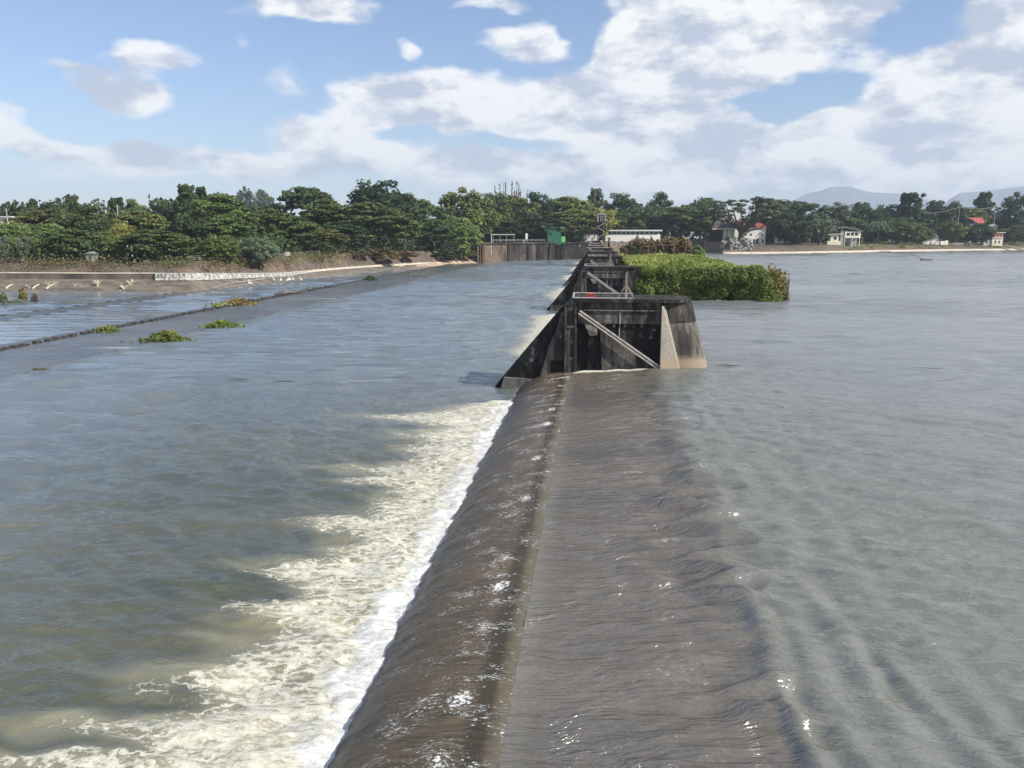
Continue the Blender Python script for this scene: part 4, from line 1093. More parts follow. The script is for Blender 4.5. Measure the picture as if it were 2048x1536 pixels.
    if kind in ('rain', 'dense', 'sparse', 'bare', 'tall', 'slim', 'bamboo'):
        th = {'rain': .026, 'dense': .022, 'sparse': .018, 'bare': .034, 'tall': .02, 'slim': .014, 'bamboo': .03}[kind]
        fork = {'rain': .34, 'dense': .3, 'sparse': .34, 'bare': .24, 'tall': .8, 'slim': .9, 'bamboo': .2}[kind]
        wood.tube([(0, 0, -0.03), (0.008, 0.004, fork * .5), (0.0, 0.0, fork)], [th * 1.35, th, th * .85], 7)
        pick = [tops[i] for i in rng.choice(len(tops), min(len(tops), 26 if kind in ('bare', 'sparse') else 12), replace=False)]
        for c in pick:
            b0 = np.array([0, 0, fork * rng.uniform(.8, 1.0)]); mid = b0 * .45 + c * .55 + np.array([0, 0, -.05]) + rng.normal(0, .02, 3)
            wood.tube([b0, mid, c], [th * .55, th * .34, th * .10], 5)
    Q, idx, tt = leaves(np.concatenate(C), np.concatenate(Nn), size, 1.5, np.concatenate(T), rng, 0.6)
    return mesh_np('crown', Q, idx, False, {'tone': tt}), (wood.mesh('trunk') if wood.v else None)

PROTO = {}
for kind, n in (('rain', 4), ('dense', 5), ('tall', 3), ('sparse', 2), ('bare', 1), ('slim', 2), ('bamboo', 1), ('plume', 1), ('palm', 1), ('bush', 3)):
    PROTO[kind] = []
    for i in range(n):
        cr, tr = clump_crown(kind, 100 + 13 * i + len(kind) * 7)
        cr.materials.append(LM['green'])
        if tr: tr.materials.append(BARK)
        PROTO[kind].append((cr, tr))
TCNT = {}
def plant(name, loc, w, h_, kind, mat, label, cat='tree', group=None, bark=None, rz=None):
    i = TCNT.get(kind, 0); TCNT[kind] = i + 1
    cr, tr = PROTO[kind][i % len(PROTO[kind])]
    t = empty(name, loc, random.uniform(0, 6.28) if rz is None else rz, label, cat, group)
    t.scale = (w, w, h_)
    c = bpy.data.objects.new('crown', cr); COL.objects.link(c); c.parent = t
    c.material_slots[0].link = 'OBJECT'; c.material_slots[0].material = LM[mat]
    if tr:
        b_ = bpy.data.objects.new('trunk', tr); COL.objects.link(b_); b_.parent = t
        if bark: b_.material_slots[0].link = 'OBJECT'; b_.material_slots[0].material = bark
    return t
def tree(px, top, wpx, d, kind, mat, label, name='tree', cat='tree', bark=None, rz=None, group='trees along the river banks'):
    x, y = XY(px, d); gz = ground_z(px, d)
    zt = float(P(px, top, d=d)[2])
    w = wpx * d / F * (1.45 if kind == 'tall' else 1.08)
    return plant(name, (x, y, gz - 0.15), w, (zt - gz) * 1.02, kind, mat, label, cat, group, bark, rz)

TREES = [
 (36, 393, 54, 360, 'sparse', 'dark', 'open spiky-branched tree alone on the skyline at the far left'),
 (72, 400, 36, 372, 'tall', 'dark', 'narrow dark tree just right of the open spiky skyline tree'),
 (112, 397, 70, 366, 'dense', 'dark', 'dark wide crown on the left skyline below the highest dome'),
 (152, 388, 60, 376, 'dense', 'dark', 'highest dark dome on the far left skyline'),
 (205, 394, 60, 385, 'sparse', 'grey', 'pale feathery tree left of the left skyline power pole'),
 (238, 397, 46, 375, 'tall', 'dark', 'dark tufted tree behind the left skyline power pole'),
 (275, 399, 60, 370, 'dense', 'green', 'mid green crown between the left power pole and the windblown grey tree'),
 (325, 390, 62, 380, 'sparse', 'grey', 'grey windblown tree left of the tall two-tufted tree'),
 (10, 410, 70, 370, 'dense', 'dark', 'dark crown behind the small white house at the left edge'),
 (95, 416, 130, 335, 'rain', 'olive', 'brownish broad crown in the second row at the far left'),
 (170, 414, 120, 325, 'dense', 'green', 'broad mid green crown behind and above the small grey shed'),
 (285, 416, 110, 322, 'rain', 'olive', 'olive rounded crown above and behind the orange roof'),
 (22, 442, 80, 298, 'dense', 'light', 'light green crown below the small white house'),
 (105, 446, 90, 296, 'dense', 'light', 'light green crown above the slim pale trunks'),
 (200, 440, 80, 296, 'dense', 'dark', 'dark crown between the shed and the light green crowns'),
 (9, 470, 40, 247, 'slim', 'grey', 'first slim pale-trunked tree from the left edge'),
 (27, 468, 40, 249, 'slim', 'light', 'second slim pale-trunked tree from the left edge'),
 (45, 472, 38, 246, 'slim', 'grey', 'third slim pale-trunked tree from the left edge'),
 (60, 468, 38, 250, 'slim', 'grey', 'fourth slim pale-trunked tree from the left edge'),
 (74, 476, 36, 248, 'slim', 'light', 'rightmost of the five slim pale-trunked trees'),
 (132, 454, 118, 256, 'dense', 'green', 'large leafy tree hanging low left of the small grey shed'),
 (212, 462, 80, 258, 'dense', 'olive', 'olive green tree directly right of the small grey shed'),
 (244, 442, 52, 290, 'dense', 'yellow', 'bright yellow green tree above the orange roof'),
 (308, 456, 136, 252, 'rain', 'green', 'low spreading flat-crowned tree on the bank right of the orange roof'),
 (368, 470, 50, 256, 'dense', 'light', 'small light tree between the flat-crowned tree and the fence'),
 (440, 470, 84, 257, 'dense', 'light', 'round light green tree behind the left fence'),
 (518, 472, 70, 266, 'dense', 'grey', 'round grey green tree between the two fences'),
 (376, 372, 66, 330, 'tall', 'dark', 'tallest dark tree with two tufted tops on the left skyline'),
 (408, 377, 42, 340, 'tall', 'dark', 'dark tuft-topped tree just right of the tallest two-tufted tree'),
 (395, 420, 90, 290, 'dense', 'dark', 'dark tree below the two-tufted tree'),
 (445, 384, 130, 325, 'rain', 'rain', 'big layered tree left of the hazy gap in the treeline'),
 (455, 425, 110, 290, 'rain', 'rain', 'layered dark tree above the round light green tree'),
 (497, 375, 44, 1150, 'dense', 'dark', 'left of the two hazy blue far trees in the treeline gap'),
 (533, 379, 46, 1250, 'dense', 'dark', 'right of the two hazy blue far trees in the treeline gap'),
 (545, 412, 100, 330, 'rain', 'rain', 'low dark crown filling the hazy gap'),
 (612, 370, 140, 400, 'rain', 'dark', 'dark umbrella crown on the skyline right of the hazy gap'),
 (660, 396, 130, 385, 'rain', 'rain', 'layered crown sloping down right from the umbrella crown'),
 (590, 432, 120, 330, 'rain', 'rain', 'layered tree above the fence with the white sign'),
 (635, 452, 100, 335, 'rain', 'olive', 'lower olive tree just right of the white sign'),
 (756, 363, 140, 480, 'dense', 'deep', 'tallest deep green dome on the centre left skyline'),
 (815, 384, 70, 480, 'dense', 'dark', 'small dark crown on the right shoulder of the deep green dome'),
 (735, 402, 190, 392, 'rain', 'rain', 'very broad layered rain tree above the dry brown shrubs'),
 (690, 440, 100, 372, 'rain', 'dark', 'dark lower crown left of the broad rain tree'),
 (862, 402, 110, 448, 'dense', 'green', 'mid green crown right of the broad rain tree'),
 (868, 440, 80, 425, 'rain', 'dark', 'shaded tree over the bank left of the drooping tree'),
 (932, 378, 120, 475, 'dense', 'olive', 'olive dome on the skyline above the drooping tree'),
 (922, 434, 86, 432, 'dense', 'light', 'bright drooping tree at the left end of the abutment wall'),
 (985, 386, 90, 530, 'dense', 'green', 'green crown below the pale plumes'),
 (1030, 386, 90, 540, 'dense', 'olive', 'grey olive crown right below the pale plumes'),
 (1080, 388, 84, 560, 'dense', 'deep', 'deep dark crown on the skyline left of the layered olive tree'),
 (1138, 388, 116, 570, 'rain', 'olive', 'layered olive crown on the skyline above the green hut'),
 (1150, 416, 120, 532, 'rain', 'olive', 'layered olive tree right of the green hut'),
 (1070, 424, 100, 522, 'dense', 'dark', 'dark shaded tree left of the green hut'),
 (1010, 432, 90, 515, 'dense', 'dark', 'dark tree behind the abutment railing'),
 (1192, 379, 48, 600, 'tall', 'grey', 'tufted tree rising directly behind the hoist tower'),
 (1243, 387, 80, 640, 'dense', 'deep', 'dark dome right of the yellow bamboo'),
 (1262, 420, 70, 610, 'dense', 'green', 'green tree above the long white building'),
 (1316, 388, 66, 660, 'dense', 'deep', 'dark dome on the skyline above the reeds'),
 (1292, 408, 110, 650, 'dense', 'dark', 'broad dark crown behind the long white building'),
 (1362, 411, 120, 612, 'rain', 'rain', 'wide umbrella rain tree behind the brown reeds'),
 (1400, 396, 90, 660, 'dense', 'green', 'green crown left of the white three-storey house'),
 (1482, 386, 150, 592, 'bare', 'grey', 'great open-branched tree in front of the white house'),
 (1560, 400, 90, 650, 'dense', 'green', 'green crown above the white house with red roof'),
 (1600, 398, 100, 640, 'dense', 'dark', 'tall dense dark tree right of the red roofed house'),
 (1585, 432, 90, 605, 'dense', 'dark', 'dark lower tree beside the white house wall'),
 (1640, 424, 76, 612, 'bamboo', 'grey', 'drooping palm-like clump left of the cream house'),
 (1665, 406, 80, 700, 'dense', 'grey', 'hazy green crown below the flat-topped hill'),
 (1722, 404, 76, 710, 'dense', 'dark', 'dark crown behind the cream house'),
 (1770, 410, 70, 720, 'dense', 'dark', 'dark low crown right behind the palm'),
 (1690, 434, 80, 680, 'dense', 'green', 'green tree directly above the cream house roof'),
 (1815, 388, 70, 710, 'tall', 'deep', 'tall dark tree rising above the right treeline between the hills'),
 (1795, 436, 100, 680, 'dense', 'green', 'broad green tree right of the palm'),
 (1836, 452, 66, 690, 'dense', 'olive', 'olive tree left of the grey roofed house'),
 (1868, 400, 70, 770, 'dense', 'deep', 'dark crown right of the tall dark tree'),
 (1898, 404, 60, 780, 'dense', 'deep', 'dark crown left of the first right hand power pole'),
 (1903, 442, 56, 715, 'dense', 'olive', 'light olive tree beneath the first right hand power pole'),
 (1938, 412, 80, 790, 'rain', 'olive', 'layered crown behind the small red roof'),
 (1962, 387, 52, 790, 'tall', 'deep', 'tufted dark tree on the skyline between the right power poles'),
 (1948, 448, 80, 722, 'dense', 'deep', 'dark shrubby tree below the small red roof'),
 (1995, 408, 70, 790, 'sparse', 'grey', 'pale feathery tree behind the second right hand power pole'),
 (2034, 386, 76, 780, 'dense', 'deep', 'big dark tree at the right edge of the skyline'),
 (2030, 450, 60, 740, 'dense', 'olive', 'olive tree right of the salmon pink house'),
]
for a in TREES: tree(*a, rz=0.0 if a[4] == 'bare' else None)
tree(1755, 436, 60, 668, 'palm', 'grey', 'single coconut palm right of the cream house', 'palm_tree', 'palm')
tree(1207, 402, 68, 560, 'bamboo', 'yellow', 'yellow green bamboo clump right behind the hoist tower', 'bamboo_clump', 'bamboo')
tree(1022, 356, 80, 600, 'plume', 'dry', 'thin pale plumed stems rising above the centre treeline', 'plumed_grass', 'reed')

def band(name, px0, px1, d0, d1, zlo, zhi, n, mat, size, label, cat, lump=0.02, seed=1):
    rng = np.random.default_rng(seed)
    C = []; T = []
    m_ = n // 60
    px = rng.uniform(px0, px1, m_); dd = rng.uniform(0, 1, m_)
    for p_, t_ in zip(px, dd):
        base = d0(p_) if callable(d0) else d0; top = d1(p_) if callable(d1) else d1
        d_ = base + (top - base) * t_
        x, y = XY(p_, d_); gz = ground_z(p_, d_)
        hh = zhi * (0.45 + 0.75 * vnoise(np.array([p_ * lump]), np.array([d_ * .01]), seed)[0])
        r_ = rng.uniform(1.2, 2.6)
        c = np.array([x, y, gz + zlo + rng.random() ** .7 * (hh - zlo)])
        C.append(c + rng.normal(0, 1, (60, 3)) * np.array([r_, r_, r_ * .7])); T.append(np.clip(rng.uniform(.2, .7) + rng.normal(0, .15, 60), 0, 1))
    C = np.concatenate(C); N = np.tile([0.1, -.3, .9], (len(C), 1)).astype(float)
    Q, idx, tt = leaves(C, N, size, 1.5, np.concatenate(T), rng, .8)
    tag(link(name, mesh_np(name, Q, idx, False, {'tone': tt}), LM[mat]), label, cat, kind='stuff')
band('far_wood', -500, 958, lambda p: lfoot(p) + 120, lambda p: lfoot(p) + 190, 2, 21, 46000, 'dark', 1.5, 'continuous dark wood filling the background of the left bank', 'wood', seed=3)
band('far_wood', 958, 1456, 600, 680, 2, 28, 24000, 'dark', 1.7, 'continuous dark wood behind the abutment terrace', 'wood', seed=4)
band('far_wood', 1456, 2600, lambda p: rfoot(p) + 90, lambda p: rfoot(p) + 150, 1, 28, 56000, 'dark', 1.8, 'continuous dark wood filling the background of the right bank', 'wood', seed=5)
band('undergrowth', -500, 940, lambda p: lfoot(p) + 30, lambda p: lfoot(p) + 70, 0, 5.5, 26000, 'dark', 0.9, 'shaded undergrowth below the left bank trees', 'undergrowth', seed=6)
band('undergrowth', 1540, 2600, lambda p: rfoot(p) + 100, lambda p: rfoot(p) + 130, 0, 8, 26000, 'green', 1.1, 'bushy undergrowth behind the right bank houses', 'undergrowth', seed=7)
band('undergrowth', 970, 1158, 520, 560, 0, 6.0, 12000, 'dark', 1.0, 'shaded undergrowth below the terrace trees', 'undergrowth', seed=8)
band('bank_grass', -400, 700, lambda p: lfoot(p) + 21, lambda p: lfoot(p) + 25, -0.3, 0.5, 5000, 'olive', 0.45, 'sparse weeds along the top of the left bank slope', 'grass', seed=12)
band('dry_grass', -400, 720, lambda p: lfoot(p) + 15, lambda p: lfoot(p) + 26, -0.4, 0.5, 6000, 'dry', 0.45, 'dry brown grass on the left bank slope', 'grass', seed=13)
band('bank_grass', 1690, 2600, lambda p: rfoot(p) + 6, lambda p: rfoot(p) + 24, -0.2, 0.9, 9000, 'grass', 0.7, 'patchy green grass on the right bank slope', 'grass', seed=9)

# shrubs on the left bank
for px, top, w, d, mat, lab in ((770, 490, 70, 374, 'dry', 'largest dry brown shrub at the edge of the sand bank'), (720, 500, 50, 362, 'dry', 'low dry shrub left of the largest dry shrub'),
        (815, 500, 50, 392, 'dry', 'dry shrub right of the largest dry shrub'), (890, 495, 60, 420, 'dark', 'dark bush under the trees left of the abutment'),
        (935, 492, 40, 436, 'olive', 'olive bush at the foot of the abutment wall corner'), (1395, 490, 34, 0, 'light', '')):
    if d: tree(px, top, w, d, 'bush', mat, lab, 'bush', 'bush', group='bank shrubs')

# ------------------------------------------------------------------ overgrown island behind the second pier
IX0, IX1, IY0, IY1, IZ = 8.3, 34.4, 150.5, 262.0, 5.6
mb = MB(); mb.prism([(IX0, -4), (IX1 - 1.4, -4), (IX1 - 1.4, IZ - 2.6), (IX1 - 5, IZ - .8), (IX0, IZ - .8)], IY0 + 1.2, IY1); tag(mb.build('island', ISLE), 'block of soil upstream of the second pier', 'island', kind='structure')
def island():
    rng = np.random.default_rng(77)
    # hanging vines on the front and right side
    C = []; N = []; T = []
    m_ = 640
    for i in range(m_):
        front = rng.random() < 0.62
        if front:
            x = rng.uniform(IX0, IX1); y = IY0 + rng.uniform(-.7, .8); n = (0, -1, .35)
        else:
            x = IX1 + rng.uniform(-.9, .6); y = IY0 + (IY1 - IY0) * rng.random() ** 1.6; n = (1, -.2, .35)
        z = rng.uniform(0.15, IZ + 0.1 - (1.7 if not front or x > IX1 - 3 else 0)); r_ = rng.uniform(.6, 1.7)
        bul = fbm(np.array([(x + y) * .33]), np.array([z * .45]), 3, 24)[0]
        if bul < .36 and z < 4.8: continue
        if front: y -= (bul - .42) * 6.0
        else: x += (bul - .45) * 4.0
        k = int(75 * r_ ** 1.6) + 20
        u_ = rng.normal(0, 1, (k, 3)); u_ /= np.linalg.norm(u_, axis=1, keepdims=True); u_ *= rng.uniform(.75, 1.05, (k, 1))
        p = u_ * np.array([r_ * .95, r_ * .8, r_ * .8]) + np.array([x, y, z]); p[:, 2] = np.maximum(p[:, 2] - rng.random(k) * .35, .02)
        tb = 0.10 + 0.40 * rng.random() + 0.7 * (fbm(np.array([x * .25]), np.array([z * .35 + 9]), 2, 4)[0] - .35)
        C.append(p); N.append(u_ * 1.1 + np.array(n) * .35 + np.array([0, 0, .25])); T.append(np.clip(tb + rng.normal(0, .16, k), 0, 1))
    Q, idx, tt = leaves(np.concatenate(C), np.concatenate(N), .27, 1.9, np.concatenate(T), rng, .42)
    tag(link('hanging_vines', mesh_np('hanging_vines', Q, idx, False, {'tone': tt}), LM['vine']), 'thick green vines hanging down the sides of the island', 'vines', kind='stuff')
    # tall grass on top
    n = 76000
    x = rng.uniform(IX0 - .3, IX1 + .3, n); y = IY0 + (IY1 - IY0) * rng.random(n) ** 1.5
    hgt = 0.25 + 1.6 * fbm(x * .22, y * .16, 3, 14) ** 1.5
    z = IZ - .5 - 1.9 * sstep(IX1 - 5, IX1 + .5, x) - .7 * sstep(IY0 + 3, IY0 - .5, y) + 3.0 * (fbm(x * .16, y * .10, 3, 19) - .55) + rng.random(n) * hgt
    Q, idx, tt = leaves(np.stack([x, y, z], 1), np.tile([.3, -.5, .45], (n, 1))+ rng.normal(0, .5, (n, 3)) * np.array([1, 1, .3]), .34, 3.0, np.clip(.10 + .8 * fbm(x * .2, y * .12, 4, 15) + rng.normal(0, .15, n), 0, 1), rng, .6)
    tag(link('island_grass', mesh_np('island_grass', Q, idx, False, {'tone': tt}), LM['grass']), 'bright green grass covering the top of the island', 'grass', kind='stuff')
    # rusty dry creepers on the right corner and one strip
    C = []
    for (cx, cy, cz, rx, ry, rz_, k) in ((32.8, 149.4, 3.0, 2.0, .9, 1.9, 2000), (33.9, 153, 4.0, 1.0, 4.0, 1.2, 1300), (15.6, 149.7, 2.6, .9, .5, 2.0, 1000), (16.4, 149.6, .5, 1.6, .5, .4, 420), (33.6, 150, 1.6, 1.3, .5, 1.1, 600), (33.8, 150.4, 1.0, .8, .8, .9, 500), (12.0, 149.8, 3.6, 1.2, .5, .4, 250)):
        p = rng.normal(0, .6, (k, 3)) * np.array([rx, ry, rz_]) + np.array([cx, cy, cz]); p[:, 2] = np.maximum(p[:, 2], .05); C.append(p)
    C = np.concatenate(C)
    Q, idx, tt = leaves(C, np.tile([.2, -.9, .3], (len(C), 1)).astype(float), .34, 2.2, rng.random(len(C)), rng, .6)
    tag(link('dry_creepers', mesh_np('dry_creepers', Q, idx, False, {'tone': tt}), LM['rust']), 'rusty yellow dry creepers on the island corner', 'creepers', kind='stuff')
    # brown reeds at the rear
    n = 16000
    C = []; T = []
    for i in range(n // 10):
        px = rng.uniform(1243, 1385); d = rng.uniform(262, 275); x, y = XY(px, d)
        h_ = (7.2 if px > 1262 else 4.5) * (.62 + .42 * rng.random() * vnoise(np.array([px * .23]), np.array([d * .2]), 3)[0] + .25 * vnoise(np.array([px * .05]), np.array([1.]), 7)[0]) * min(1, (1392 - px) / 18)
        zz = 4.5 + np.sort(rng.random(10)) ** .8 * h_
        lean = rng.normal(0, .05, 2)
        C.append(np.stack([x + lean[0] * (zz - 4) + rng.normal(0, .1, 10), y + lean[1] * (zz - 4), zz], 1)); T.append(np.clip(.1 + .6 * (zz - 4.5) / 8 + rng.normal(0, .2, 10), 0, 1))
    C = np.concatenate(C)
    Q, idx, tt = leaves(C, np.tile([.5, -.85, .1], (len(C), 1)).astype(float), .5, 2.6, np.concatenate(T), rng, .35)
    tag(link('reeds', mesh_np('reeds', Q, idx, False, {'tone': tt}), LM['dry']), 'tall brown dry reeds behind the island', 'reeds', kind='stuff')
island()
mb = MB(); mb.box(8, 36, 262, 282, -4, 4.8); tag(mb.build('reed_bank', ISLE), 'soil bank under the brown reeds', 'bank', kind='structure')
for px, py, dY, w, h_, mat, lab in ((1396, 505, 262, 6.0, 5.0, 'light', 'bright green bush at the right end of the brown reeds'),
        (1448, 596, 149.8, 5.2, 3.9, 'dark', 'dark green rounded bush low on the front of the island'),
        (1405, 596, 149.8, 4.0, 3.6, 'light', 'fresh light green bush at the waterline of the island'),
        (1335, 596, 150.0, 4.6, 2.6, 'vine', 'low green bush at the left foot of the island'),
        (1268, 505, 250, 5.0, 4.5, 'dark', 'dark green bush at the left end of the brown reeds')):
    p = P(px, py, Y=dY); base = 0.0 if dY < 200 else 5.0
    plant('bush', (p[0], dY + (1.0 if dY < 200 else 0), base - .05), w, h_, 'bush', mat, lab, 'bush', 'bushes on the island')
x, y = float(P(1518, 598, Y=149.5)[0]), 149.6
mb = MB(); mb.tube([(0, 0, -.3), (0.1, 0, .5), (.35, .1, 1.2), (.2, .1, 1.7)], [.45, .5, .34, .1], 7)
o = mb.build('sack', PLASTIC); o.location = (x, y, 0); tag(o, 'white sack caught at the waterline of the island', 'sack')
for i, (px, h_) in enumerate(((1572, 4.2), (1566, 3.2))):
    p = P(px, 600, Y=150.2)
    o = MB().bar((0, 0, -2), (0.1, 0, h_), .3, .3).build('timber_pile', DRIFT); o.location = (p[0], 149.6 + i * .7, 0)
    tag(o, ('taller dark timber pile at the right corner of the island', 'shorter dark timber pile beside the taller one at the island corner')[i], 'pile', 'timber piles at the island corner')

# ------------------------------------------------------------------ buildings
def local(px, py, d, z=None):
    """root position on the ground and metres per photo pixel"""
    x, y = XY(px, d); return (x, y, ground_z(px, d) if z is None else z), d / F
def hz(py, d): return float(P(1024, py, d=d)[2])
def window(parent, x, y, z, w, h_, frame=WHITEP):
    MBf = MB()
    for a in ((x - w / 2 - .08, x + w / 2 + .08, z - .1, z), (x - w / 2 - .08, x + w / 2 + .08, z + h_, z + h_ + .1)): MBf.box(a[0], a[1], y - .12, y - .01, a[2], a[3])
    for a in (x - w / 2 - .08, x + w / 2): MBf.box(a, a + .08, y - .12, y - .01, z, z + h_)
    wn = MBf.build('window', frame, parent)
    MB().box(x - w / 2, x + w / 2, y - .05, y - .012, z, z + h_).build('pane', GLASS, wn)
def gable(parent, x0, x1, y0, y1, z, rise, mat, over=.6):
    xm = (x0 + x1) / 2
    MB().prism([(x0 - over, z), (x1 + over, z), (xm, z + rise)], y0 - over, y1 + over).build('roof', mat, parent)
def shed_roof(parent, x0, x1, y0, y1, z0, z1, mat, over=.6, th=.3):
    """slab roof sloping from z0 (left) to z1 (right)"""
    MB().prism([(x0 - over, z0), (x1 + over, z1), (x1 + over, z1 + th), (x0 - over, z0 + th)], y0 - over, y1 + over).build('roof', mat, parent)
def hip(parent, x0, x1, y0, y1, z, rise, mat, over=.8):
    a, b_, c, d_ = x0 - over, x1 + over, y0 - over, y1 + over; ins = min(b_ - a, d_ - c) * .42; ym = (c + d_) / 2
    MB().add([(a, c, z), (b_, c, z), (b_, d_, z), (a, d_, z), (a + ins, ym, z + rise), (b_ - ins, ym, z + rise)],
             [(3, 2, 1, 0), (0, 1, 5, 4), (2, 3, 4, 5), (1, 2, 5), (3, 0, 4)]).build('roof', mat, parent)

# green hut on the abutment
loc, m_ = local(1113, 488, 489, 8.5)
t = empty('hut', loc, PS, 'small bright green hut on top of the abutment wall', 'hut')
MB().box(-5.6, 2.6, -1, 5, -1.4, 7.4).build('wall', GREENP, t)
window(t, -3.9, -1, 4.2, 1.9, 1.9, GREENP)
MB().box(2.6, 5.6, 0, 5, -1.0, 2.2).build('porch_wall', GREENP, t)
MB().box(3.0, 5.5, -.12, -.003, .2, 3.6).build('porch_panel', SUNGREENP, t)  # the sun on this panel is put into its paint colour
for x in (3.0, 5.5): MB().bar((x, .2, 2.2), (x, .2, 7.0), .25, .25).build('porch_post', GREENP, t)
MB().prism([(-7.6, 7.0), (-1.5, 9.4), (6.4, 7.1), (6.4, 7.4), (-1.5, 9.8), (-7.6, 7.35)], -2, 6).build('roof', GREENP, t)

# low roof shelter and lamp post left of the hut
loc, m_ = local(1000, 470, 470, 8.4)
t = empty('shelter', loc, PS, 'dark open shelter with pale flat roof on the abutment', 'shelter')
MB().box(-4.5, 9, -1, 3, 4.6, 5.0).build('roof', WHROOF, t)
for x in (-4, 0, 4, 8.4):
    MB().bar((x, -.6, 0), (x, -.6, 4.6), .2, .2).build('post', PIPE, t)
MB().box(-4.2, 8.6, 2.4, 2.8, 0, 4.5).build('back_wall', SHADEM, t)
loc, m_ = local(983, 490, 450, 2.0)
t = empty('lamp_post', loc, PS, 'thin white post standing before the left end of the abutment wall', 'post')
MB().bar((0, -.4, 0), (0, -.4, 11.2), .32, .32).build('pole', WHITEP, t); MB().box(-.6, .6, -.7, -.1, 11.2, 11.8).build('lamp_head', GREYP, t)
# person in white by the railing
loc, m_ = local(1048, 468, 480, 8.4)
def person(name, loc, label, shirt, sc=1.0):
    t = empty(name, loc, PS, label, 'person')
    body = MB(); body.tube([(-.12, 0, 0), (-.1, 0, .85), (0, 0, 1.0), (0, 0, 1.38), (0, 0, 1.5)], [.08, .11, .17, .19, .07], 8); body.tube([(.12, 0, 0), (.1, 0, .85), (0, 0, 1.0)], [.08, .11, .15], 8)
    body.tube([(-.2, 0, 1.4), (-.28, -.05, 1.1), (-.25, -.2, .9)], [.07, .055, .045], 6); body.tube([(.2, 0, 1.4), (.28, -.05, 1.1), (.25, -.2, .9)], [.07, .055, .045], 6)
    body.tube([(0, 0, 1.5), (0, -.01, 1.58), (0, 0, 1.68), (0, 0, 1.76)], [.07, .10, .10, .04], 8)
    body.build('body', shirt, t); t.scale = (sc, sc, sc)
person('person', loc, 'person in white standing behind the abutment railing', WHITEP, 1.0)
t = empty('sign_board', (loc[0] + 1.5, loc[1] + 1, 8.4), PS, 'narrow upright white board under the dark trees', 'sign')
MB().box(-.7, .7, -.1, .1, 2.0, 5.6).build('panel', WHITEP, t); MB().bar((0, .2, 0), (0, .2, 2.2), .2, .2).build('post', PIPE, t)

# long white building behind the piers
dL = 575; x0, y0 = XY(1168, dL); k = dL / F
t = empty('long_building', (x0, y0, 8.4), PS, 'long two-storey white building with continuous dark window band', 'building')
Wb = (1318 - 1168) * k
Hb = hz(459, dL) - 8.4
MB().box(0, Wb, 0, 12, -4, Hb * .60).build('wall', WHITEP, t)
MB().box(.4, Wb - .4, .6, 11.6, Hb * .603, Hb * .86).build('window_band', GLASS, t)
for i in range(17): MB().box(i * Wb / 16.5, i * Wb / 16.5 + .35, .1, .59, Hb * .603, Hb * .86).build('mullion', WHITEP, t)
MB().box(-1, Wb + 1, -1.6, 13, Hb * .863, Hb * .97).build('roof', WHROOF, t)
for i in range(9): window(t, 4 + i * 6, 0, Hb * .08 - 2.4, 2.2, 2.0, GREYP)

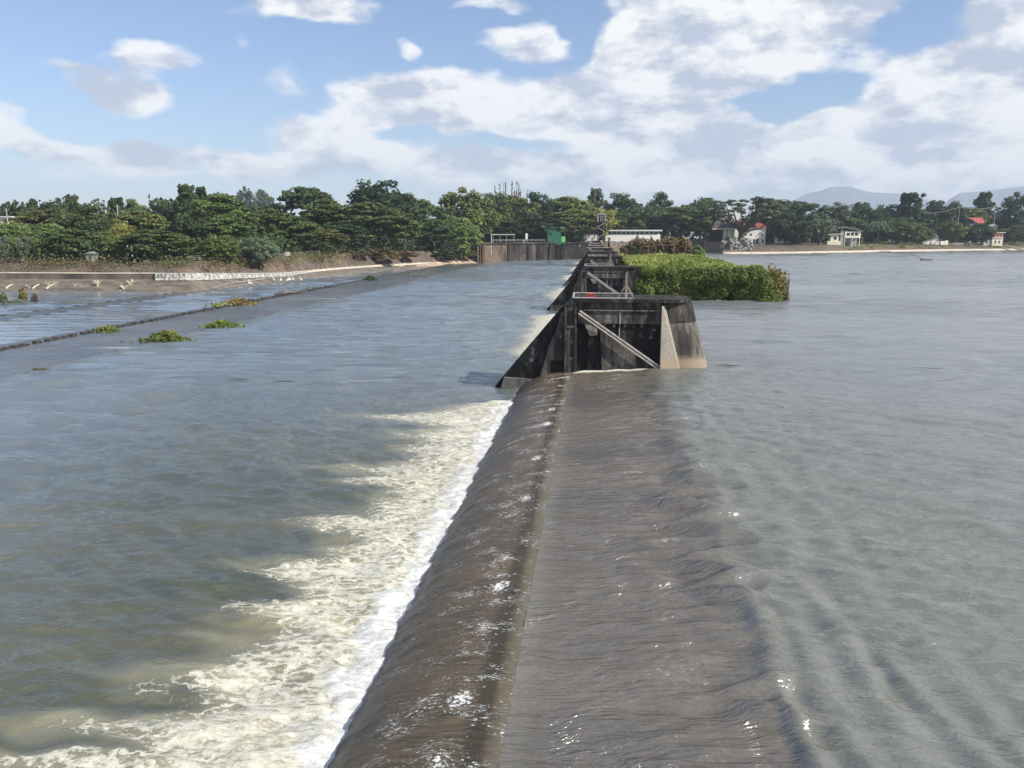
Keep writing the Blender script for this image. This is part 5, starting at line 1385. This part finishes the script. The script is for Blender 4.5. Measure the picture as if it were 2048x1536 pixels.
def cluster_house():
    # white three-storey house behind the branching tree
    d = 640; x0, y0 = XY(1421, d); k = d / F; g0 = 7.0
    t = empty('house', (x0, y0, g0), PS, 'white three-storey house with brown hipped roof behind the branching tree', 'house')
    w = (1476 - 1421) * k; H1 = hz(441, d) - g0; H2 = hz(424, d) - g0
    MB().box(0, w * .55, 0, 14, -2, H1).build('wall', WHITEP, t)
    MB().box(w * .56, w, 1, 14, -2, H2 + 2).build('tower_wall', WHITEP, t)
    MB().box(-1, w * .62, -1.5, 15, H1, H1 + .5).build('roof', BRROOF, t)
    MB().box(-.5, w * .5, -1, 14, H1 + .5, H2).build('upper_storey', WHITEP, t)
    MB().prism([(-2, H2), (w * .62, H2), (w * .5, H2 + 1.6), (1, H2 + 1.6)], -1.4, 15).build('roof', GRROOF, t)
    MB().box(w * .5, w + .6, .2, 15, H2 + 2.003, H2 + 2.9).build('roof', WHROOF, t)
    for x, z in ((w * .12, H1 - 4.5), (w * .32, H1 - 4.5), (w * .2, H1 - 9.5), (w * .42, H1 - 9.5)): window(t, x, 0, z, 2, 3.0, BRROOF)
    # white house with red roof
    d = 605; x0, y0 = XY(1486, d); k = d / F; g0 = 6.2
    t = empty('house', (x0, y0, g0), PS, 'white house with faded red hipped roof right of the branching tree', 'house')
    w = (1530 - 1486) * k; H = hz(455, d) - g0
    MB().box(0, w, 0, 12, -2, H).build('wall', WHITEP, t)
    hip(t, -8, w - .5, 0, 12, H + .05, hz(440, d) - hz(455, d), REDROOF, 1.2)
    for x, z, ww, hh in ((1.5, .6, 1.4, 3.2), (8.6, .4, 1.2, 3.6), (11.2, .4, 2.0, 3.6), (15.6, 1.2, 1.2, 2.6), (14.5, 6.8, 1.2, 1.2), (1.8, 6.6, 1.4, 1.6), (6.0, 6.6, 1.4, 1.6)): window(t, x, 0, z, ww, hh, GREYP)
    # low pavilion with dark roof
    d = 600; x0, y0 = XY(1424, d); k = d / F; g0 = 8.3
    t = empty('pavilion', (x0, y0, g0), PS, 'open pavilion with dark pitched roof and cream fascia left of the branching tree', 'pavilion')
    w = (1474 - 1424) * k; H = hz(459, d) - g0
    hip(t, 0, w - 2, 0, 9, H + .9, hz(440, d) - hz(456, d), BRROOF, .8)
    MB().box(-.5, w - 1.5, -.7, -.3, H, H + .9).build('fascia', CREAMP, t)
    MB().box(w * .45, w - 2, 1, 9, 0, H).build('wall', CREAMP, t)
    for i in range(5): MB().bar((1 + i * w / 5.5, 0, 0), (1 + i * w / 5.5, 0, H), .35, .35).build('post', BRROOF, t)
    MB().box(0, w * .44, 5, 6, 0, H).build('back_wall', SHADEM, t)
    window(t, w * .62, 1, .8, 2.4, 2.6, BRROOF)
    MB().box(-4, w, -2.2, -1.8, 0, 1.0).build('parapet', GREYP, t)
    # pale long roof behind
    d = 655; x0, y0 = XY(1505, d); k = d / F
    t = empty('house', (x0, y0, 7), PS, 'low house with long pale sheet roof behind the red roof', 'house')
    w = (1540 - 1505) * k; H = hz(440, d) - 7
    MB().box(0, w, 0, 10, -2, H).build('wall', GREYP, t); shed_roof(t, 0, w, 0, 10, H + .05, H + 1.2, WHROOF, 1.0, .5)
    # cream house on stilts
    d = 622; x0, y0 = XY(1655, d); k = d / F; g0 = 4.6
    t = empty('house', (x0, y0, g0), PS, 'cream stilt house with three windows and grey sloping roof on the right bank', 'house')
    w = (1720 - 1655) * k; a = w * .56
    zf = hz(476, d) - g0; zt = hz(463, d) - g0
    MB().box(w * .52, w, 0, 9, zf, zt).build('upper_storey', CREAMP, t)
    for i in range(3): window(t, w * .62 + i * w * .125, 0, zf + 1.9, 2.4, 2.3, WHITEP)
    for x in (w * .53, w * .75, w * .98): MB().bar((x, .3, -1), (x, .3, zf), .4, .4).build('stilt', CREAMP, t)
    MB().box(w * .6, w * .98, 5, 6, -1, zf).build('back_wall', GREYP, t)
    MB().box(0, w * .40, -.5, 7, -1.5, hz(482, d) - g0).build('base_wall', CREAMP, t)
    MB().box(w * .10, w * .34, .2, 7, hz(482, d) - g0, hz(470, d) - g0).build('porch_wall', CREAMP, t)
    window(t, w * .24, .2, hz(479, d) - g0, 2.2, 2.2, GREYP)
    MB().box(w * .4, w * .5, .4, 7, -1, zt + 1).build('chimney_wall', GREYP, t)
    shed_roof(t, w * .02, w * .38, -.5, 7, hz(469.5, d) - g0, hz(468.5, d) - g0, WHROOF, .6, .5)
    MB().prism([(w * .1, zt + 1.6), (w * .5, zt + 3.0), (w * 1.05, zt + .05), (w * 1.05, zt + .55), (w * .5, zt + 3.6), (w * .1, zt + 2.2)], -1.2, 10).build('roof', GRROOF, t)
    # small white bits between the trees
    d = 640; x0, y0 = XY(1552, d)
    t = empty('shed', (x0, y0, 6.4), PS, 'small white shed half hidden under the dark trees', 'shed')
    MB().box(0, 6.5, 0, 5, -1, 5.5).build('wall', WHITEP, t); shed_roof(t, 0, 6.5, 0, 5, 5.55, 6.6, GRROOF, .5, .3); window(t, 2.2, 0, 1.6, 1.6, 1.6, GREYP)
    # grey roofed house with white fence
    d = 700; x0, y0 = XY(1848, d); k = d / F; g0 = 6.0
    t = empty('house', (x0, y0, g0), PS, 'weathered grey house with patched roof between olive trees', 'house')
    w = (1876 - 1848) * k; H = hz(474, d) - g0
    MB().box(0, w, 0, 9, -1.5, H).build('wall', GREYP, t); gable(t, 0, w, 0, 9, H + .02, hz(462, d) - hz(474, d), GRROOF)
    window(t, w * .3, 0, .8, 2, 2.2, WHITEP); window(t, w * .75, 0, .8, 2, 2.2, WHITEP)
    t = empty('garden_wall', (XY(1846, 690)[0], XY(1846, 690)[1], 5.6), PS, 'white garden wall in front of the weathered grey house', 'wall')
    for i in range(6): MB().box(i * 4.0, i * 4.0 + (2.6 if i % 2 else 3.8), 0, .3, -.6, 2.0 + .6 * (i % 3)).build('wall_panel', WHITEP, t)
    # small red roof and neighbour
    d = 760; x0, y0 = XY(1939, d); k = d / F
    t = empty('house', (x0, y0, 7.0), PS, 'small house with bright faded red roof among the right bank trees', 'house')
    H = hz(447, d) - 7
    MB().box(0, 11, 0, 9, -2, H).build('wall', GREYP, t)
    MB().add([(-1.5, -1, H + 4.6), (10.5, -1.2, H + 4.8), (12.5, -1.5, H + .2), (6, -1.5, H + .2), (-1.5, 6, H + 5.4), (11, 6, H + 5.6)], [(0, 1, 2, 3), (0, 4, 5, 1)]).build('roof', rough_mat('bright_red_roof', (.50, .09, .09), (.62, .17, .17), .5, .6), t)
    t = empty('house', (XY(1866, 770)[0], XY(1866, 770)[1], 7.0), PS, 'house of pale roof sheets above the weathered grey house', 'house')
    H = hz(447, 770) - 7; MB().box(0, 10, 0, 8, -2, H).build('wall', GREYP, t); shed_roof(t, 0, 10, 0, 8, H + .05, H + 1.5, WHROOF, .8, .4)
    t = empty('house', (XY(1975, 775)[0], XY(1975, 775)[1], 7.0), PS, 'house with white roof beneath the second right hand power pole', 'house')
    H = hz(452, 775) - 7; MB().box(0, 9, 0, 8, -2, H).build('wall', GREYP, t); gable(t, 0, 9, 0, 8, H + .02, 2.2, WHROOF)
    # salmon house
    d = 716; x0, y0 = XY(1985, d); k = d / F; g0 = 5.2
    t = empty('house', (x0, y0, g0), PS, 'small two-storey salmon and white house at the right waterfront', 'house')
    w = (2006 - 1985) * k; z1 = hz(476, d) - g0; z2 = hz(465.5, d) - g0
    MB().box(0, w, 0, 7, -1.5, z1).build('lower_wall', CREAMP, t); MB().box(.1, w - .1, .3, 7, z1 + .3, z2).build('upper_wall', PINKP, t)
    MB().box(-.4, w + .3, -.8, 7, z1 + .003, z1 + .297).build('balcony_slab', WHITEP, t)
    MB().box(-.8, w + 1.2, -1.2, 7.6, z2 + .003, z2 + .5).build('roof', WHROOF, t)
    for i in range(3): window(t, 1.5 + i * 3.2, .3, z1 + 1.2, 1.5, 2.3, WHITEP)
    for i in range(2): window(t, 3.2 + i * 3.6, 0, .9, 1.4, 2.4, WHITEP)
    MB().box(-7, -.8, 1, 6, -1.2, 3.9).build('annexe_wall', WHITEP, t); MB().box(-7.4, -.5, .6, 6.4, 3.903, 4.2).build('annexe_roof', GRROOF, t)
    window(t, -4, 1, .8, 1.5, 1.8, GREYP)
    # stairs to the water
    t = empty('stairway', (XY(2010, 716)[0], XY(2010, 716)[1], 5.0), PS, 'pale concrete stairway from the salmon house down to the water', 'stairs')
    for i in range(14): MB().box(i * 1.1, i * 1.1 + 1.3, -3.0 - i * .5, -.5 - i * .5, -i * .36 - 1.6, -i * .36).build('step', LEDGE, t)
    # left bank: white house, orange roof, shed
    d = 330; x0, y0 = XY(-2, d); g0 = hz(452, d)
    t = empty('house', (x0, y0, 5.2), PS, 'white flat-roofed house between trees at the left edge', 'house')
    z2 = hz(432.5, d) - 5.2
    MB().box(-3, 5.0, 0, 6, -1, z2 - .5).build('wall', WHITEP, t); MB().box(-4, 6.6, -.7, 7, z2 - .497, z2).build('roof', WHROOF, t)
    window(t, .5, 0, z2 - 3.3, 2.0, 1.7, GREYP); window(t, 3.6, 0, z2 - 3.3, 1.4, 2.0, GREYP)
    d = 268; x0, y0 = XY(228, d)
    t = empty('pavilion', (x0, y0, 4.6), PS, 'small open pavilion with orange red roof among the left bank trees', 'pavilion')
    H = hz(487, d) - 4.6
    for x in (0, 4.2):
        for y in (0, 3): MB().bar((x, y, -.3), (x, y, H), .22, .22).build('post', WHITEP, t)
    hip(t, 0, 4.2, 0, 3, H, hz(479, d) - hz(487, d), ORROOF, .7)
    d = lfoot(176) + 25; x0, y0 = XY(167.5, d); g0 = 3.9
    t = empty('shed', (x0, y0, g0), PS, 'small grey plastered shed on the left bank with a dark left side', 'shed')
    w = 16 * d / F; H = hz(508, d) - g0
    MB().box(0, w, 0, 2.4, -.4, H).build('wall', GREYP, t); MB().box(-.28, -.003, .1, 2.3, -.4, H - .1).build('side_wall_shade', SHADEM, t)
    gable(t, 0, w, 0, 2.4, H + .01, .75, GRROOF, .4)
    for z in (.55, 1.5): window(t, w * .55, 0, z, .9, .38, PIPE)
    MB().bar((w * .5, -.4, -.3), (w * .75, -7.0, -2.2), .25, .12).build('drain_channel', LEDGE, t)
cluster_house()

# ------------------------------------------------------------------ fences, sign, poles
def fence(px0, px1, off, n, label, z=4.2):
    x0, y0 = XY(px0, lfoot(px0) + off); t = empty('fence', (x0, y0, z), 0, label, 'fence')
    pv = None
    for i in range(n):
        px = lerp(px0, px1, i / (n - 1)); x, y = XY(px, lfoot(px) + off)
        q = (x - x0, y - y0)
        MB().bar((q[0], q[1], -.2), (q[0], q[1], 1.7), .09, .09).build('post', RUST, t)
        if pv:
            for zz in (.6, 1.15, 1.65): MB().bar((pv[0], pv[1], zz), (q[0], q[1], zz), .06, .06).build('rail', PIPE, t)
        pv = q
fence(372, 480, 27, 10, 'thin grey pipe fence along the left bank path')
fence(545, 640, 27, 9, 'thin rusty pipe fence with the white sign')
x, y = XY(573, lfoot(573) + 26.6)
t = empty('sign', (x, y, 4.2), PS, 'small white sign board on the rusty fence', 'sign'); MB().box(-.95, .95, -.05, .05, .75, 1.95).build('board', WHITEP, t)
for s in (-.45, .45): MB().box(s - .3, s + .3, -.07, -.052, 1.15, 1.5).build('print_block', GREYP, t)

def upole(px, top, bot, d, label, arm=1.2):
    x, y = XY(px, d); gz = ground_z(px, d); t = empty('utility_pole', (x, y, gz), PS, label, 'utility pole', 'utility poles above the trees')
    h_ = hz(top, d) - gz; MB().tube([(0, 0, 0), (0, 0, h_)], [.26, .17], 7).build('pole', PIPE, t)
    MB().bar((-arm, 0, h_ - .8), (arm, 0, h_ - .8), .16, .16).build('crossarm', PIPE, t)
    return Vector((x, y, gz + h_ - .8))
upole(19, 416, 440, 312, 'pale utility pole beside the white house at the left edge')
upole(240, 409, 440, 318, 'pale utility pole among the trees above the orange roof')
a = upole(1913, 412, 445, 708, 'first pale utility pole above the right bank trees')
b_ = upole(1985, 412, 448, 726, 'second pale utility pole above the right bank trees')
def wire(p, q, label):
    mb = MB(); pts = []
    for i in range(9):
        s = i / 8; v = p.lerp(q, s); v.z -= 1.6 * (1 - (2 * s - 1) ** 2); pts.append(v)
    mb.tube(pts, .11, 4); tag(mb.build('power_line', PIPE), label, 'cable')
wire(a, b_, 'sagging cable between the two right hand utility poles')
c_ = P(1850, 426, d=700); wire(Vector(c_), a, 'sagging cable running left from the first right hand pole')

# low white railing on the right bank
x0, y0 = XY(1895, rfoot(1895) + 20); t = empty('railing', (x0, y0, 5.0), 0, 'low pale railing along the right bank by the salmon house', 'railing'); pv = None
for i in range(12):
    px = lerp(1895, 1980, i / 11); x, y = XY(px, rfoot(px) + 20); q = (x - x0, y - y0)
    MB().bar((q[0], q[1], -.6), (q[0], q[1], 1.3), .22, .22).build('post', WHITEP, t)
    if pv:
        for zz in (.5, 1.2): MB().bar((pv[0], pv[1], zz), (q[0], q[1], zz), .16, .16).build('rail', WHITEP, t)
    pv = q

# ------------------------------------------------------------------ things on the water
def leafy(name, loc, rx, ry, h_, n, mat, label, cat, size=.3, seed=1):
    rng = np.random.default_rng(seed)
    p = rng.normal(0, 1, (n, 3)); r_ = np.linalg.norm(p[:, :2], axis=1); p = p * np.array([rx * .45, ry * .45, 0])
    hump = np.exp(-((p[:, 0] / rx) ** 2 + (p[:, 1] / ry) ** 2) * 1.6) * (.5 + .9 * fbm(p[:, 0] * 1.2 + 50, p[:, 1] * 1.2 + 50, 3, seed))
    p[:, 2] = rng.random(n) * h_ * hump + .03
    Q, idx, tt = leaves(p, np.tile([.2, -.5, .8], (n, 1)).astype(float), size, 1.6, np.clip(rng.random(n) * .6 + .5 * p[:, 2] / h_, 0, 1), rng, .6)
    t = empty(name, loc, 0, label, cat)
    o = link('leaves', mesh_np('leaves', Q, idx, False, {'tone': tt}), LM[mat], t)
    MB().tube([(-rx * .6, 0, .02), (0, .1 * ry, .06), (rx * .6, 0, .02)], [ry * .2, ry * .34, ry * .2], 6).build('root_mat', DRIFT, t)
    return t
def wp(px, py, z): p = P(px, py, z=z); return (float(p[0]), float(p[1]), z)
leafy('water_hyacinth', wp(330, 681, -2.35), 3.3, 1.9, 1.5, 420, 'hyacinth', 'largest green water hyacinth clump at the apron edge', 'water plant', .42, 1)
leafy('water_hyacinth', wp(445, 653, -2.35), 2.8, 1.9, 1.1, 320, 'hyacinth', 'green water hyacinth clump right of the largest clump', 'water plant', .42, 2)
leafy('water_hyacinth', wp(212, 662, -2.6), 2.1, 1.7, .9, 200, 'hyacinth', 'small green water hyacinth clump on the row of teeth', 'water plant', .38, 3)
leafy('grass_raft', wp(478, 608, -2.5), 4.3, 3.2, 1.4, 420, 'rust', 'long yellowish grass raft caught on the sill', 'water plant', .45, 4)
leafy('grass_raft', wp(443, 611, -2.5), 2.4, 2.2, .6, 120, 'grass', 'thin grass tail left of the yellowish raft', 'water plant', .4, 5)
leafy('grass_raft', wp(740, 560, -2.5), 2.3, 2.0, 1.5, 260, 'deep', 'dark tangled raft of debris on the sill', 'debris', .5, 6)
def wood_thing(name, loc, label, brs, mat=DRIFT):
    t = empty(name, loc, 0, label, 'driftwood')
    for i, (pts, r0) in enumerate(brs):
        MB().tube(pts, [r0, r0 * .75, r0 * .35][:len(pts)], 6).build('trunk' if i == 0 else 'branch', mat, t)
wood_thing('driftwood', wp(835, 553, -2.45), 'forked dead branch standing on the sill', [([(-2.6, -1, .1), (0, 0, .4), (4.5, 1, .3)], .45), ([(0, 0, .3), (.4, .2, 1.6), (1.6, .3, 3.6)], .25), ([(.4, .2, 1.4), (2.6, .4, 2.4), (3.6, .5, 2.2)], .18), ([(.6, .2, 2), (-.2, .2, 3.0), (.2, .3, 3.8)], .14)])
wood_thing('driftwood', wp(580, 588, -2.45), 'long dark log lying along the sill', [([(-3.2, -2.2, .1), (0, 0, .35), (3.6, 1.5, .5)], .36), ([(3.4, 1.4, .3), (3.9, 1.5, 1.0), (4.1, 1.5, 1.7)], .3), ([(-1, -.6, .2), (-2.0, .2, .6), (-3.4, .8, .4)], .16)])
wood_thing('driftwood', wp(82, 740, -2.35), 'small black log at the lower left apron edge', [([(-.8, -.1, .08), (0, 0, .14), (.9, .3, .2)], .18), ([(.6, .2, .15), (.85, .25, .4), (.9, .3, .65)], .08)])
# tufts on the far tail pool
for i, (px, py, w, h_, mat, lab) in enumerate(((8, 606, 2.2, 3.0, 'olive', 'ragged weed clump at the left edge of the tail pool'), (47, 603, 2.4, 4.2, 'rust', 'taller tawny grass tuft in the tail pool'), (70, 603, 1.9, 2.3, 'dry', 'short tawny grass tuft right of the taller one'), (30, 605, 3.5, .7, 'grass', 'low green weed strip between the tufts'))):
    p = P(px, py, z=-3.6)
    plant('grass_tuft', (p[0], p[1], -3.62), w, h_, 'bush', mat, lab, 'grass tuft', 'grass tufts in the tail pool')
# debris on the apron of the left bank
for i, (px, o_, s, lab) in enumerate(((46, 2.8, 1.5, 'bleached branch heap nearest the left edge of the apron'), (34, .9, .7, 'small bleached stump at the apron foot left'), (85, 5.0, 1.2, 'pair of bleached branches before the dark opening'), (100, 5.4, 1.3, 'crossed bleached branches right of the dark opening'),
        (140, 4.4, 1.2, 'low bleached heap in the middle of the apron'), (150, 4.2, .9, 'small bleached snag beside the low heap'), (185, 4.4, 2.2, 'largest bleached brushwood heap on the apron'), (238, 2.6, 1.8, 'tangled bleached brush on the lower apron'), (252, 5.5, 2.0, 'curved bleached driftwood arch on the apron'), (280, 5.0, .8, 'single bleached stump right of the arch'), (230, .9, .5, 'pale stone at the apron foot'))):
    v = apron_pt(px, o_); rs = random.Random(i)
    t = empty('dry_branch', v - Vector((0, 0, .4)), 0, lab, 'driftwood', 'bleached driftwood on the left bank apron')
    for k in range(7):
        a, h_ = rs.uniform(0, 6.28), rs.uniform(.35, 1.0) * s
        q = Vector((math.cos(a) * s * .7, math.sin(a) * s * .4, h_))
        MB().tube([(q.x * .1, q.y * .1, 0), tuple(q * .6 + Vector((0, 0, .15 * s))), tuple(q)], [.13 * s + .03, .10 * s, .05], 5).build('branch', DRYWOOD, t)
for px, w, lab in ((6, 4.0, 'bleached log at the left edge of the apron'), (60, 6.0, 'longer bleached log sloping on the apron left'), (88, 7.0, 'longest bleached log sloping on the apron')):
    a_ = apron_pt(px - 8, 1.6); c = apron_pt(px + 8, 4.8)
    t = empty('log', a_, 0, lab, 'driftwood'); v = c - a_
    MB().tube([(0, 0, -.1), tuple(v * .5 + Vector((0, 0, .1))), tuple(v)], [.28, .26, .18], 7).build('trunk', DRYWOOD, t)
# egrets
def egret():
    t = empty('egret', (0, 0, 0))
    b = MB(); b.tube([(-.42, 0, .55), (-.2, 0, .62), (.05, 0, .72), (.2, 0, .82), (.24, 0, .98), (.16, 0, 1.10), (.2, 0, 1.22), (.3, 0, 1.25)], [.03, .12, .16, .09, .05, .042, .055, .03], 8); b.build('body', FEATHER, t)
    MB().tube([(.3, 0, 1.25), (.48, 0, 1.22)], [.022, .006], 5).build('beak', BEAK, t)
    for s in (-.05, .05): MB().tube([(-.02, s, .6), (.02, s, .3), (-.02, s, 0)], [.018, .014, .014], 5).build('leg', BEAK, t)
    return t
eg = egret()
EG = [(497, 574, 'left egret of the pair on the lower sill water'), (501, 573, 'right egret of the pair on the lower sill water'), (548, 566, 'leftmost egret of the row by the waterfall end'), (562, 566, 'egret standing second from left in the row'), (577, 567, 'tallest white egret in the middle of the row'), (581, 566, 'egret just right of the tallest one'), (586, 566, 'egret fifth from left in the row'), (602, 565, 'rightmost egret standing apart from the row')]
for i, (px, py, lab) in enumerate(EG):
    o = eg if i == 0 else copy_tree(eg)
    p = P(px, py, z=-3.3); x, y = float(p[0]), float(p[1])
    o.location = (x, y, -3.3 if x > -108.4 else -3.55); o.rotation_euler = (0, 0, random.uniform(0, 6.28)); s = random.uniform(1.5, 1.9); o.scale = (s, s, s)
    tag(o, lab, 'egret', 'white egrets on the lower sill')
# far boats and floats on the reservoir
p = P(1770, 504, z=0); t = empty('raft', (float(p[0]), float(p[1]), 0), 0, 'small moored bamboo raft with a low cover at the right bank', 'raft')
MB().box(-4.2, 4.2, -1.2, 1.2, .05, .5).build('hull', DRIFT, t); MB().box(-1.8, 2.4, -.9, .9, 1.9, 2.1).build('cover', GREYP, t)
for x in (-1.7, 2.3): MB().bar((x, 0, .5), (x, 0, 1.9), .15, .15).build('post', WOODP, t)
p = P(1851, 521, z=0); t = empty('sunken_raft', (float(p[0]), float(p[1]), 0), 0, 'dark half sunken raft with a leaning pole in the reservoir', 'raft')
MB().prism([(-2.6, -.2), (3.4, -.2), (2.6, .75), (-2.0, .7)], -.9, .9).build('hull', DRIFT, t); MB().tube([(-1, 0, .5), (-6.5, 3, 3.4)], [.16, .1], 6).build('pole', DRIFT, t); MB().tube([(-1, 0, .6), (-4.2, 1, 2.0)], [.12, .07], 6).build('pole', DRIFT, t)

# ------------------------------------------------------------------ haze
m = bpy.data.materials.new('haze_air'); m.use_nodes = True; m.node_tree.nodes.clear(); gg = G(m.node_tree)
oo = gg.n('OutputMaterial'); vol = gg.n('VolumePrincipled', {'Color': (0.74, 0.85, 1.0), 'Density': HAZE_DENSITY, 'Anisotropy': 0.0})
gg.L.new(vol.outputs[0], oo.inputs['Volume'])
MBh = MB(); MBh.box(-12600, 12600, -700, 12600, -7.4, 800)
hz_o = MBh.build('haze', m); tag(hz_o, 'pale summer haze over the whole river valley', 'haze', kind='stuff')
